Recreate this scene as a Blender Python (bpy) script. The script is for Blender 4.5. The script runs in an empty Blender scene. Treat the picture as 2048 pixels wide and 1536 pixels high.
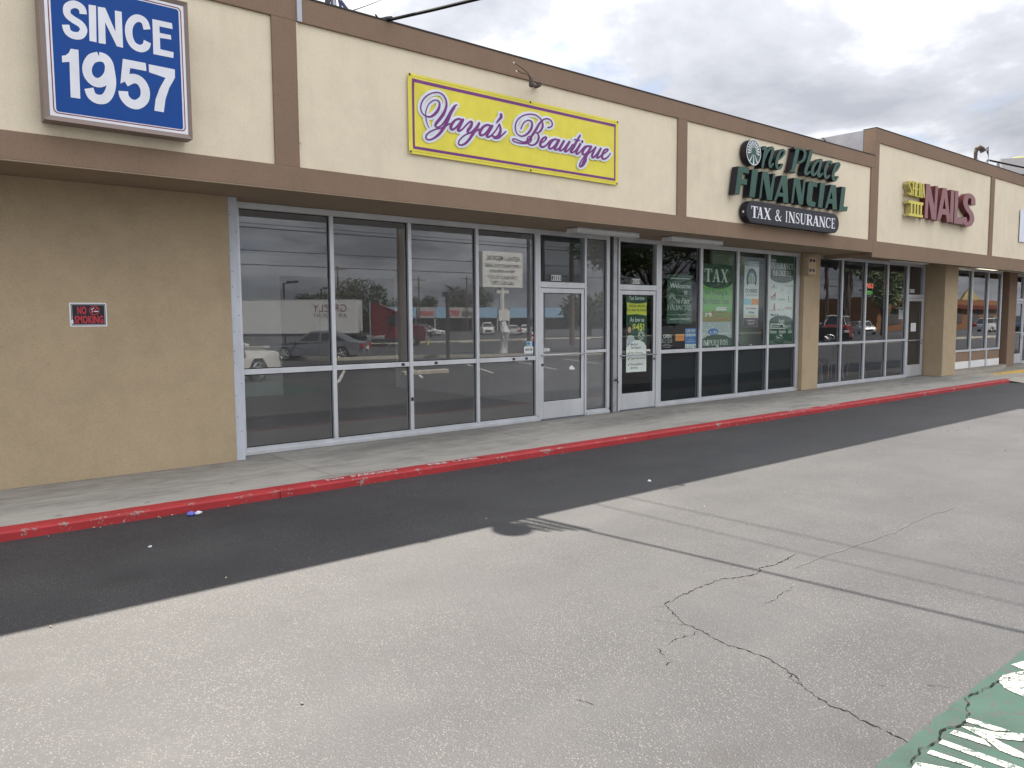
import bpy, bmesh, math, random
from mathutils import Vector, Matrix
random.seed(7)
R = math.radians
SC = bpy.context.scene
COL = SC.collection

# ------------------------------------------------------------------ camera
cam_d = bpy.data.cameras.new("camera")
cam = bpy.data.objects.new("camera", cam_d)
COL.objects.link(cam)
cam_d.sensor_fit = 'HORIZONTAL'
cam_d.sensor_width = 36.0
cam_d.lens = 1540.0 / 2048.0 * 36.0
cam_d.clip_start = 0.05
cam_d.clip_end = 2000.0
RT, DN, FW = (0.77064556, -0.63723609, -0.00596520), (-0.05822113, -0.06108243, -0.99643326), (0.63459886, 0.76824417, -0.08417351)
cam.matrix_world = Matrix(((RT[0], -DN[0], -FW[0], 0.0), (RT[1], -DN[1], -FW[1], -9.2), (RT[2], -DN[2], -FW[2], 1.64), (0, 0, 0, 1)))
SC.camera = cam

# ------------------------------------------------------------------ daylight
SUN = Vector((0.10, 0.60, 1.0)).normalized()          # towards the sun, behind the shops
SUN_EL = math.asin(SUN.z)
SUN_AZ = math.atan2(SUN.x, SUN.y)
w = bpy.data.worlds.new("World")
SC.world = w
w.use_nodes = True
nt = w.node_tree
nt.nodes.clear()
def N(tree, typ, **kw):
    n = tree.nodes.new(typ)
    for k, v in kw.items():
        if k.startswith('_'):
            setattr(n, k[1:], v)
        else:
            key = int(k[1:]) if k[0] == 'i' and k[1:].isdigit() else k
            n.inputs[key].default_value = v
    return n
def mth(tree, op, a, b=None, c=None, clamp=False):
    n = tree.nodes.new('ShaderNodeMath'); n.operation = op; n.use_clamp = clamp
    for i, v in enumerate((a, b, c)):
        if v is None: continue
        if isinstance(v, (int, float)): n.inputs[i].default_value = v
        else: tree.links.new(v, n.inputs[i])
    return n.outputs[0]
def ramp(tree, fac, stops):
    n = tree.nodes.new('ShaderNodeValToRGB')
    el = n.color_ramp.elements
    while len(el) < len(stops): el.new(0.5)
    for e, (p, c) in zip(el, stops):
        e.position = p
        e.color = (c, c, c, 1) if isinstance(c, (int, float)) else tuple(c) + ((1,) if len(c) == 3 else ())
    tree.links.new(fac, n.inputs[0])
    return n.outputs[0]
def mix(tree, fac, a, b, blend='MIX'):
    n = tree.nodes.new('ShaderNodeMix'); n.data_type = 'RGBA'; n.blend_type = blend
    for i, v in ((0, fac), (6, a), (7, b)):
        if isinstance(v, (int, float)): n.inputs[i].default_value = v
        elif isinstance(v, tuple): n.inputs[i].default_value = v if len(v) == 4 else v + (1,)
        else: tree.links.new(v, n.inputs[i])
    return n.outputs[2]
out = N(nt, 'ShaderNodeOutputWorld')
bg = N(nt, 'ShaderNodeBackground')
bg.inputs['Strength'].default_value = 0.05
nt.links.new(bg.outputs[0], out.inputs[0])
sky = N(nt, 'ShaderNodeTexSky', _sky_type='NISHITA', _sun_disc=False, _sun_elevation=SUN_EL, _sun_rotation=SUN_AZ, _air_density=1.0, _dust_density=1.5, _ozone_density=1.0)
tc = N(nt, 'ShaderNodeTexCoord')
sp = N(nt, 'ShaderNodeSeparateXYZ'); nt.links.new(tc.outputs['Generated'], sp.inputs[0])
zc = mth(nt, 'MAXIMUM', sp.outputs[2], 0.0)
dz = mth(nt, 'ADD', zc, 0.22)
cx = mth(nt, 'DIVIDE', sp.outputs[0], dz); cy = mth(nt, 'DIVIDE', sp.outputs[1], dz)
cb = N(nt, 'ShaderNodeCombineXYZ'); nt.links.new(cx, cb.inputs[0]); nt.links.new(cy, cb.inputs[1])
def wnoise(scale, detail, rough, off, dist=0.0):
    mp = N(nt, 'ShaderNodeMapping'); nt.links.new(cb.outputs[0], mp.inputs[0])
    mp.inputs['Location'].default_value = off
    n = N(nt, 'ShaderNodeTexNoise', Scale=scale, Detail=detail, Roughness=rough, Distortion=dist)
    nt.links.new(mp.outputs[0], n.inputs['Vector'])
    return n.outputs['Fac']
n1 = wnoise(1.4, 9, 0.58, (8.1, 3.2, 3.0), 0.25)     # where there is cloud
n2 = wnoise(1.3, 9, 0.58, (11.3, 2.4, 1.0), 0.2)      # thick grey bases against thin bright edges
cover = ramp(nt, n1, [(0.33, 0.0), (0.45, 1.0)])
tone = ramp(nt, n2, [(0.39, (9.4, 9.5, 9.8)), (0.49, (7.3, 7.4, 7.8)), (0.58, (4.7, 4.83, 5.25)), (0.70, (3.4, 3.55, 3.95))])
grad = mth(nt, 'MULTIPLY_ADD', zc, 1.55, 0.66)        # overcast skies brighten towards the zenith
tone = mix(nt, 1.0, tone, grad, 'MULTIPLY')
haze_sky = mix(nt, 0.55, sky.outputs[0], (3.9, 4.6, 6.2))
nt.links.new(mix(nt, cover, haze_sky, tone), bg.inputs['Color'])

sun_d = bpy.data.lights.new("sun", 'SUN')
sun_d.energy = 4.6
sun_d.angle = R(0.53)
sun_d.color = (1.0, 0.915, 0.81)
sun_o = bpy.data.objects.new("sun", sun_d)
COL.objects.link(sun_o)
sun_o.location = (0, 20, 40)
sun_o.rotation_euler = (-SUN).to_track_quat('-Z', 'Y').to_euler()

SC.view_settings.view_transform = 'Standard'
SC.view_settings.look = 'None'
SC.view_settings.exposure = 1.66
SC.view_settings.gamma = 1.0
SC.view_settings.use_curve_mapping = False
SC.render.engine = 'CYCLES'
SC.cycles.use_denoising = True
SC.cycles.max_bounces = 10
SC.cycles.diffuse_bounces = 5
SC.cycles.glossy_bounces = 4
SC.cycles.transparent_max_bounces = 24
SC.cycles.sample_clamp_indirect = 6.0

DATA = {'yaya':[([(5.37,3.972),(5.342,4.022),(5.326,4.083),(5.323,4.134),(5.338,4.194),(5.37,4.253),(5.422,4.3),(5.473,4.32),(5.517,4.313),(5.528,4.273),(5.503,4.205),(5.454,4.149),(5.399,4.111),(5.34,4.104),(5.29,4.122),(5.26,4.162),(5.257,4.218),(5.289,4.29),(5.352,4.355),(5.431,4.398),(5.51,4.418),(5.574,4.407),(5.617,4.369),(5.634,4.314),(5.624,4.254),(5.586,4.176),(5.537,4.11),(5.488,4.057),(5.466,4.022),(5.473,4.0),(5.511,4.003),(5.56,4.036),(5.609,4.095),(5.659,4.172),(5.709,4.242),(5.755,4.295),(5.792,4.317)],[0.0064,0.0102,0.0115,0.0115,0.0115,0.0115,0.0127,0.014,0.0166,0.0229,0.0293,0.0293,0.0229,0.0166,0.014,0.014,0.014,0.014,0.014,0.014,0.014,0.0153,0.0178,0.0217,0.028,0.0319,0.0331,0.0319,0.028,0.0217,0.0178,0.0178,0.0178,0.0178,0.0191,0.0217,0.0153],1.223),([(5.758,4.282),(5.708,4.215),(5.666,4.143),(5.625,4.065),(5.583,4.001),(5.534,3.938),(5.469,3.88),(5.406,3.842),(5.35,3.828),(5.322,3.85),(5.34,3.891),(5.395,3.934),(5.471,3.971),(5.543,3.995),(5.608,4.027),(5.678,4.07)],[0.0193,0.0257,0.0296,0.0322,0.0334,0.0309,0.0257,0.0206,0.018,0.0167,0.0167,0.0167,0.0154,0.0154,0.018,0.0167],1.218),([(5.864,4.145),(5.814,4.148),(5.756,4.12),(5.71,4.069),(5.691,4.02),(5.715,4.002),(5.763,4.031),(5.813,4.084),(5.86,4.138)],[0.0223,0.0223,0.0249,0.0302,0.0328,0.0262,0.0197,0.0184,0.0184],1.248),([(5.885,4.151),(5.842,4.082),(5.806,4.024),(5.812,4.002),(5.85,4.014),(5.896,4.054),(5.956,4.113),(6.003,4.146),(6.024,4.133),(6.002,4.08),(5.959,4.03),(5.956,4.0),(5.988,4.001),(6.035,4.035),(6.092,4.09),(6.14,4.147)],[0.0268,0.0321,0.0321,0.0268,0.0187,0.0174,0.0174,0.0201,0.0281,0.0334,0.0321,0.0268,0.0201,0.0174,0.0174,0.0201],1.276),([(6.14,4.147),(6.092,4.07),(6.026,3.983),(5.966,3.908),(5.902,3.852),(5.839,3.83),(5.808,3.846),(5.829,3.895),(5.895,3.954),(5.98,3.996),(6.057,4.024),(6.143,4.071)],[0.0265,0.0318,0.0318,0.0292,0.0239,0.0186,0.0159,0.0159,0.0159,0.0172,0.0186,0.0186],1.255),([(6.328,4.142),(6.266,4.143),(6.204,4.107),(6.156,4.049),(6.149,4.007),(6.186,4.001),(6.239,4.034),(6.292,4.093),(6.332,4.143)],[0.023,0.0243,0.0284,0.0324,0.0311,0.023,0.0189,0.0189,0.0189],1.285),([(6.354,4.146),(6.309,4.082),(6.267,4.024),(6.264,3.997),(6.3,3.998),(6.358,4.041),(6.416,4.104),(6.471,4.184)],[0.0273,0.0328,0.0328,0.0273,0.0205,0.0177,0.0164,0.0177],1.297),([(6.471,4.184),(6.489,4.139),(6.484,4.087),(6.452,4.034),(6.402,4.006),(6.362,4.014)],[0.0179,0.0248,0.0317,0.0317,0.0275,0.0275],1.309),([(6.384,3.991),(6.451,4.006),(6.52,4.054),(6.579,4.106)],[0.0194,0.0235,0.0194,0.0166],1.315),([(6.498,4.312),(6.499,4.278),(6.463,4.238),(6.422,4.194)],[0.0316,0.0343,0.0247,0.0151],1.312)],'beautique':[([(6.841,4.179),(6.885,4.257),(6.952,4.305),(7.015,4.311),(7.043,4.273),(7.02,4.2),(6.957,4.132),(6.868,4.087),(6.796,4.096),(6.752,4.145),(6.751,4.221),(6.794,4.296),(6.885,4.36),(7.0,4.396),(7.105,4.401),(7.185,4.373),(7.23,4.321),(7.23,4.262),(7.19,4.201),(7.131,4.169),(7.094,4.176)],[0.0153,0.0153,0.0153,0.0183,0.0244,0.0275,0.0244,0.0183,0.0153,0.0153,0.0153,0.0153,0.0153,0.0153,0.0153,0.0168,0.0214,0.0259,0.0244,0.0183,0.0153],1.335),([(7.126,4.169),(7.16,4.134),(7.149,4.074),(7.101,4.017),(7.029,3.99),(6.968,4.005),(6.948,4.042),(6.967,4.087),(7.007,4.105),(7.03,4.077),(7.003,4.033),(6.925,3.999),(6.821,3.99),(6.734,3.997),(6.697,4.015),(6.724,4.034),(6.801,4.023),(6.893,4.013),(6.972,4.046),(7.051,4.134),(7.115,4.214),(7.169,4.292),(7.233,4.353),(7.309,4.386),(7.38,4.376),(7.413,4.337),(7.397,4.295),(7.331,4.269)],[0.0153,0.0229,0.0259,0.0229,0.0183,0.0153,0.0137,0.0137,0.0137,0.0183,0.0198,0.0183,0.0168,0.0168,0.0153,0.0153,0.0168,0.0168,0.0229,0.029,0.0305,0.0259,0.0183,0.0168,0.0168,0.0168,0.0168,0.0183],1.329),([(7.195,4.041),(7.249,4.068),(7.3,4.119),(7.287,4.135),(7.238,4.11),(7.195,4.053),(7.191,4.002),(7.238,3.994),(7.303,4.032),(7.363,4.092),(7.418,4.12),(7.479,4.134),(7.513,4.121)],[0.0173,0.0173,0.0204,0.0204,0.0236,0.0299,0.0299,0.0252,0.0189,0.0173,0.0173,0.0189,0.0189],1.369),([(7.513,4.129),(7.451,4.127),(7.391,4.084),(7.35,4.027),(7.354,3.992),(7.396,3.996),(7.462,4.05),(7.513,4.113)],[0.0222,0.0238,0.0286,0.0302,0.027,0.0207,0.0175,0.0175],1.382),([(7.54,4.129),(7.49,4.054),(7.453,4.001),(7.479,3.988),(7.531,4.015),(7.591,4.08),(7.631,4.133)],[0.0272,0.0304,0.0288,0.0224,0.0176,0.0176,0.0208],1.392),([(7.631,4.129),(7.58,4.058),(7.546,4.001),(7.574,3.989),(7.633,4.029),(7.693,4.093),(7.739,4.135)],[0.0274,0.0306,0.029,0.0225,0.0177,0.0177,0.0209],1.4),([(7.739,4.135),(7.682,4.056),(7.648,3.998),(7.676,3.99),(7.742,4.039),(7.802,4.108)],[0.0275,0.0308,0.0291,0.0227,0.0178,0.0162],1.408),([(7.947,4.251),(7.883,4.164),(7.814,4.065),(7.765,4.006),(7.788,3.99),(7.839,4.015),(7.901,4.073),(7.953,4.131)],[0.0228,0.0293,0.0326,0.031,0.0228,0.0179,0.0179,0.0212],1.417),([(7.837,4.178),(7.932,4.178)],[0.0197,0.0197],1.431),([(7.953,4.131),(7.901,4.06),(7.869,3.999),(7.889,3.983),(7.942,4.018),(8.007,4.079),(8.06,4.116),(8.144,4.126)],[0.0279,0.0312,0.0296,0.023,0.0181,0.0181,0.0197,0.023],1.43),([(7.991,4.179),(7.989,4.161)],[0.0263,0.0263],1.435),([(8.144,4.126),(8.084,4.116),(8.019,4.06),(7.995,4.003),(8.036,3.994),(8.102,4.046),(8.162,4.124)],[0.0247,0.0247,0.0297,0.0297,0.0231,0.0181,0.0181],1.434),([(8.174,4.128),(8.12,4.044),(8.066,3.966),(8.013,3.885),(7.966,3.818),(7.936,3.822),(7.96,3.883),(8.025,3.957),(8.096,4.003),(8.174,4.055),(8.264,4.13)],[0.028,0.0313,0.0297,0.0264,0.0214,0.0181,0.0165,0.0165,0.0165,0.0165,0.0198],1.427),([(8.072,3.955),(8.063,3.904),(8.007,3.835),(7.948,3.807)],[0.0182,0.0199,0.0199,0.0165],1.433),([(8.264,4.127),(8.21,4.043),(8.186,3.986),(8.219,3.977),(8.289,4.037),(8.362,4.117)],[0.0267,0.0301,0.0284,0.0234,0.0184,0.0184],1.452),([(8.369,4.123),(8.311,4.039),(8.289,3.99),(8.32,3.986),(8.394,4.033),(8.468,4.076),(8.524,4.122),(8.511,4.133),(8.452,4.112),(8.406,4.043),(8.406,3.988),(8.462,3.987),(8.531,4.029),(8.581,4.083)],[0.0271,0.0305,0.0288,0.0237,0.0186,0.0186,0.0203,0.022,0.0254,0.0305,0.0288,0.0237,0.0186,0.0136],1.477)],'oneplace':[([(12.396,4.625),(12.459,4.674),(12.488,4.652),(12.455,4.525),(12.398,4.318)],[0.0245,0.0347,0.0449,0.0449,0.0408],1.822),([(12.449,4.452),(12.546,4.598),(12.665,4.691),(12.723,4.673),(12.689,4.565),(12.624,4.422),(12.65,4.348),(12.743,4.416)],[0.0309,0.0351,0.0412,0.0474,0.0474,0.0454,0.0371,0.0247],1.837),([(12.845,4.491),(12.969,4.538),(13.083,4.626),(13.104,4.687),(13.051,4.701),(12.955,4.646),(12.864,4.504),(12.855,4.388),(12.909,4.35),(12.986,4.377),(13.042,4.442)],[0.0292,0.0292,0.0334,0.0375,0.0375,0.0438,0.048,0.048,0.0438,0.0417,0.0313],1.86),([(13.549,4.783),(13.406,4.351)],[0.0684,0.0684],1.893),([(13.294,4.36),(13.518,4.353)],[0.0279,0.0279],1.902),([(13.427,4.779),(13.662,4.798),(13.788,4.776),(13.816,4.709),(13.764,4.616),(13.653,4.553),(13.561,4.536)],[0.026,0.0325,0.0433,0.0498,0.0454,0.0346,0.0281],1.932),([(14.045,4.815),(13.948,4.606),(13.852,4.408),(13.882,4.357),(14.007,4.42)],[0.0588,0.0588,0.0544,0.0435,0.0261],1.93),([(14.385,4.676),(14.255,4.638),(14.13,4.528),(14.087,4.413),(14.132,4.368),(14.255,4.432),(14.358,4.555),(14.428,4.687)],[0.0353,0.0397,0.0485,0.0507,0.0419,0.0331,0.0331,0.0375],1.953),([(14.421,4.692),(14.33,4.463),(14.323,4.384),(14.372,4.372),(14.475,4.44)],[0.0467,0.0489,0.0467,0.04,0.0244],1.969),([(14.801,4.662),(14.803,4.705),(14.697,4.684),(14.598,4.561),(14.569,4.434),(14.625,4.367),(14.746,4.431)],[0.0336,0.0404,0.0426,0.0493,0.0516,0.0448,0.0291],1.994),([(14.884,4.503),(15.015,4.559),(15.12,4.669),(15.099,4.712),(14.997,4.66),(14.896,4.493),(14.89,4.396),(14.961,4.357),(15.08,4.443)],[0.0319,0.0319,0.0364,0.041,0.0455,0.0524,0.0524,0.0455,0.0296],2.029)],'financial':[([(11.665,4.245),(11.987,4.255),(11.975,4.151),(11.805,4.153),(11.776,4.039),(11.934,4.054),(11.921,3.953),(11.749,3.953),(11.714,3.766),(11.574,3.761)],[]),([(12.082,4.243),(12.266,4.249),(12.171,3.761),(12.004,3.759)],[]),([(12.401,4.244),(12.595,4.245),(12.666,3.958),(12.751,4.245),(12.816,4.244),(12.721,3.765),(12.567,3.758),(12.433,4.131),(12.376,3.763),(12.309,3.76)],[]),([(13.029,4.242),(13.213,4.253),(13.269,3.759),(13.1,3.758),(13.09,3.857),(12.92,3.855),(12.862,3.767),(12.792,3.767)],[[(13.042,4.079),(12.971,3.929),(13.086,3.928)]]),([(13.452,4.246),(13.649,4.246),(13.732,3.967),(13.789,4.256),(13.86,4.255),(13.777,3.776),(13.631,3.773),(13.504,4.115),(13.435,3.768),(13.366,3.768)],[]),([(14.289,4.247),(14.277,4.155),(14.147,4.157),(14.129,4.118),(14.087,3.901),(14.133,3.867),(14.243,3.862),(14.23,3.773),(14.065,3.771),(13.972,3.778),(13.917,3.823),(13.908,3.872),(13.953,4.162),(13.981,4.221),(14.064,4.251)],[]),([(14.408,4.257),(14.588,4.26),(14.496,3.779),(14.334,3.777)],[]),([(14.813,4.261),(15.008,4.265),(15.07,3.789),(14.897,3.788),(14.886,3.891),(14.744,3.891),(14.681,3.782),(14.597,3.782)],[[(14.847,4.126),(14.782,3.984),(14.881,3.984)]]),([(15.238,4.266),(15.402,4.266),(15.336,3.884),(15.418,3.876),(15.512,3.893),(15.477,3.793),(15.16,3.79)],[])],'nails':[([(19.179,4.738),(19.402,4.742),(19.677,4.253),(19.702,4.743),(19.856,4.745),(19.806,3.953),(19.558,3.944),(19.342,4.381),(19.331,3.946),(19.163,3.943)],[]),([(20.126,4.741),(20.349,4.749),(20.643,3.954),(20.44,3.95),(20.374,4.108),(20.144,4.11),(20.041,3.95),(19.846,3.95)],[[(20.234,4.504),(20.16,4.244),(20.335,4.248)]]),([(20.604,4.74),(20.809,4.748),(20.803,3.956),(20.593,3.951)],[]),([(20.861,4.745),(21.069,4.753),(21.063,4.117),(21.431,4.119),(21.432,3.955),(20.861,3.95)],[])],'nails_s':[([(22.032,4.5),(22.004,4.648),(21.802,4.711),(21.589,4.652),(21.524,4.508),(21.675,4.372),(21.926,4.254),(21.987,4.108),(21.812,3.987),(21.589,4.014),(21.493,4.145)],[0.1099,0.1099,0.1057,0.1099,0.1141,0.1184,0.1184,0.1141,0.1057,0.1099,0.1057],2.574)],'sheila':[([(18.453,4.671),(18.384,4.708),(18.311,4.647),(18.361,4.567),(18.434,4.488),(18.397,4.405),(18.311,4.438)],[0.0339,0.0339,0.0339,0.0339,0.0339,0.0339,0.0339],2.304),([(18.515,4.725),(18.508,4.396)],[0.0341,0.0341],2.313),([(18.635,4.719),(18.632,4.397)],[0.0343,0.0343],2.324),([(18.502,4.562),(18.627,4.561)],[0.0342,0.0342],2.326),([(18.697,4.722),(18.695,4.395)],[0.0344,0.0344],2.329),([(18.686,4.702),(18.794,4.701)],[0.0344,0.0344],2.343),([(18.694,4.562),(18.788,4.562)],[0.0344,0.0344],2.339),([(18.69,4.402),(18.793,4.398)],[0.0345,0.0345],2.337),([(18.855,4.723),(18.848,4.398)],[0.0346,0.0346],2.341),([(18.932,4.724),(18.924,4.401)],[0.0346,0.0346],2.348),([(18.919,4.408),(19.011,4.405)],[0.0348,0.0348],2.355),([(19.046,4.724),(19.007,4.399)],[0.0309,0.0309],2.354),([(19.046,4.724),(19.117,4.404)],[0.031,0.031],2.364),([(19.02,4.507),(19.093,4.507)],[0.0271,0.0271],2.364)],'iiii':[([(18.32,4.278),(19.072,4.288),(19.064,4.223),(18.308,4.214)],[]),([(18.344,3.994),(19.075,4.001),(19.071,3.946),(18.332,3.936)],[]),([(18.418,4.258),(18.493,4.259),(18.503,3.988),(18.428,3.988)],[]),([(18.586,4.262),(18.662,4.263),(18.672,3.99),(18.596,3.99)],[]),([(18.742,4.264),(18.819,4.265),(18.829,3.991),(18.753,3.991)],[]),([(18.914,4.266),(18.991,4.267),(19.002,3.991),(18.925,3.991)],[])],'since_poly':[[(1.651,4.467),(1.71,4.472),(1.701,4.151),(1.644,4.152)],[(1.725,4.467),(1.785,4.472),(1.862,4.28),(1.865,4.468),(1.922,4.469),(1.92,4.15),(1.868,4.152),(1.779,4.344),(1.776,4.151),(1.718,4.149)],[(2.186,4.468),(2.361,4.47),(2.366,4.417),(2.246,4.415),(2.246,4.355),(2.346,4.357),(2.35,4.316),(2.246,4.31),(2.246,4.206),(2.365,4.203),(2.361,4.148),(2.182,4.148)],[(1.49,4.051),(1.551,4.054),(1.546,3.629),(1.47,3.628),(1.475,3.935),(1.417,3.919),(1.418,3.976),(1.446,3.985),(1.473,4.011)],[(2.136,4.046),(2.37,4.044),(2.368,3.965),(2.312,3.862),(2.273,3.75),(2.253,3.624),(2.168,3.626),(2.184,3.735),(2.227,3.847),(2.282,3.949),(2.136,3.973)],[(1.914,4.051),(2.11,4.051),(2.113,3.979),(1.972,3.979),(1.957,3.87),(1.883,3.823)]],'since_rib':[([(1.604,4.373),(1.593,4.423),(1.538,4.442),(1.482,4.404),(1.478,4.343),(1.52,4.309),(1.577,4.281),(1.601,4.238),(1.574,4.185),(1.518,4.171),(1.474,4.193),(1.46,4.249)],[0.064,0.064,0.064,0.064,0.064,0.064,0.064,0.064,0.064,0.064,0.064,0.064],0.92),([(2.135,4.361),(2.114,4.428),(2.061,4.446),(2.01,4.412),(1.978,4.344),(1.978,4.26),(2.008,4.195),(2.066,4.174),(2.115,4.2),(2.133,4.251)],[0.0664,0.0664,0.0664,0.0664,0.0664,0.0664,0.0664,0.0664,0.0664,0.0664],0.953),([(1.715,4.03),(1.652,3.995),(1.614,3.917),(1.622,3.841),(1.669,3.798),(1.728,3.808),(1.783,3.875),(1.797,3.962),(1.768,4.019),(1.715,4.03)],[0.0824,0.0824,0.0824,0.0824,0.0824,0.0824,0.0824,0.0824,0.0824,0.0824],0.929),([(1.797,3.962),(1.809,3.838),(1.792,3.739),(1.748,3.666),(1.687,3.649),(1.639,3.674),(1.619,3.733)],[0.0827,0.0827,0.0827,0.0827,0.0827,0.0827,0.0827],0.93),([(1.922,3.844),(1.993,3.888),(2.057,3.874),(2.093,3.805),(2.082,3.717),(2.019,3.658),(1.954,3.663),(1.912,3.709),(1.904,3.759)],[0.0852,0.0852,0.0852,0.0852,0.0852,0.0852,0.0852,0.0852,0.0852],0.957)],'green_letters':[[(3.007,-7.999),(3.07,-8.114),(3.06,-8.171),(2.952,-8.006)],[(3.137,-7.998),(3.098,-8.0),(3.129,-8.147),(3.144,-8.241),(3.171,-8.265),(3.161,-8.166)],[(3.251,-7.998),(3.211,-7.999),(3.225,-8.225),(3.23,-8.298),(3.269,-8.331),(3.273,-8.26)],[(3.367,-8.0),(3.324,-7.999),(3.342,-8.147),(3.383,-8.106)],[(3.421,-8.006),(3.452,-8.047),(3.475,-8.111),(3.556,-8.195),(3.607,-8.267),(3.519,-8.292),(3.489,-8.215),(3.435,-8.146),(3.399,-8.072)],[(3.517,-7.999),(3.474,-7.999),(3.487,-8.107),(3.537,-8.154)],[(3.399,-8.079),(3.422,-8.125),(3.389,-8.246),(3.363,-8.336),(3.318,-8.348),(3.347,-8.258),(3.338,-8.229),(3.34,-8.177),(3.369,-8.138)]],'green_s':[[(4.199,-8.062),(4.12,-8.024),(4.063,-8.005),(4.013,-8.007),(3.979,-8.032),(3.969,-8.07),(3.957,-8.131)],[(4.38,-8.051),(4.3,-8.012),(4.215,-7.987)]],'cracks':[([(5.085,-6.279),(4.99,-6.288),(4.842,-6.308),(4.724,-6.32),(4.597,-6.294),(4.485,-6.348),(4.414,-6.323),(4.311,-6.287),(4.246,-6.257),(4.099,-6.255),(3.991,-6.259),(3.887,-6.277),(3.801,-6.267),(3.703,-6.285),(3.576,-6.305)],14),([(3.576,-6.305),(3.517,-6.397),(3.476,-6.479),(3.427,-6.586),(3.41,-6.679),(3.391,-6.782),(3.373,-6.881),(3.383,-6.969),(3.383,-7.061),(3.374,-7.156),(3.348,-7.246),(3.309,-7.321),(3.261,-7.383),(3.218,-7.47),(3.187,-7.561),(3.189,-7.64),(3.16,-7.723),(3.157,-7.783),(3.132,-7.85),(3.129,-7.906),(3.121,-7.955),(3.127,-7.975)],13),([(2.954,-7.996),(3.011,-7.987),(3.07,-7.984),(3.127,-7.975),(3.198,-7.983),(3.287,-7.982),(3.336,-7.974),(3.389,-7.999),(3.486,-8.009)],20),([(3.502,-7.991),(3.58,-7.971),(3.655,-7.957),(3.69,-7.929),(3.771,-7.938),(3.855,-7.949),(3.942,-7.961),(4.027,-7.982),(4.156,-8.013),(4.299,-8.054)],16),([(3.41,-6.679),(3.324,-6.691),(3.203,-6.656),(3.138,-6.682)],8),([(3.057,-6.677),(3.018,-6.735),(2.988,-6.785)],8),([(2.997,-6.821),(2.935,-6.84)],9),([(3.464,-6.271),(3.504,-6.297),(3.564,-6.315)],7),([(4.444,-6.646),(4.326,-6.662),(4.174,-6.687),(4.042,-6.69)],6),([(3.703,-7.746),(3.735,-7.785),(3.772,-7.847)],6),([(3.768,-7.907),(3.777,-7.936)],7),([(3.331,-7.976),(3.344,-7.94),(3.36,-7.903)],6),([(3.531,-7.562),(3.543,-7.602),(3.549,-7.64)],5),([(3.34,-6.42),(3.374,-6.505),(3.427,-6.586)],5),([(2.358,-6.79),(2.373,-6.837),(2.387,-6.884)],6),([(3.348,-7.246),(3.277,-7.294),(3.261,-7.338),(3.245,-7.383)],7)],'line_paths':[[(4.779,-6.45),(5.133,-6.441),(5.599,-6.466),(6.193,-6.488),(6.582,-6.457)],[(6.567,-6.461),(6.824,-6.451),(7.099,-6.452),(7.413,-6.493)]],'spots':[(1.074,-3.713,0.09),(1.233,-3.655,0.16),(2.249,-3.827,0.05),(0.451,-4.875,0.1),(2.042,-4.734,0.06),(2.931,-7.815,0.12),(2.499,-7.497,0.12),(3.761,-6.073,0.05),(1.691,-5.059,0.05)]}
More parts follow.
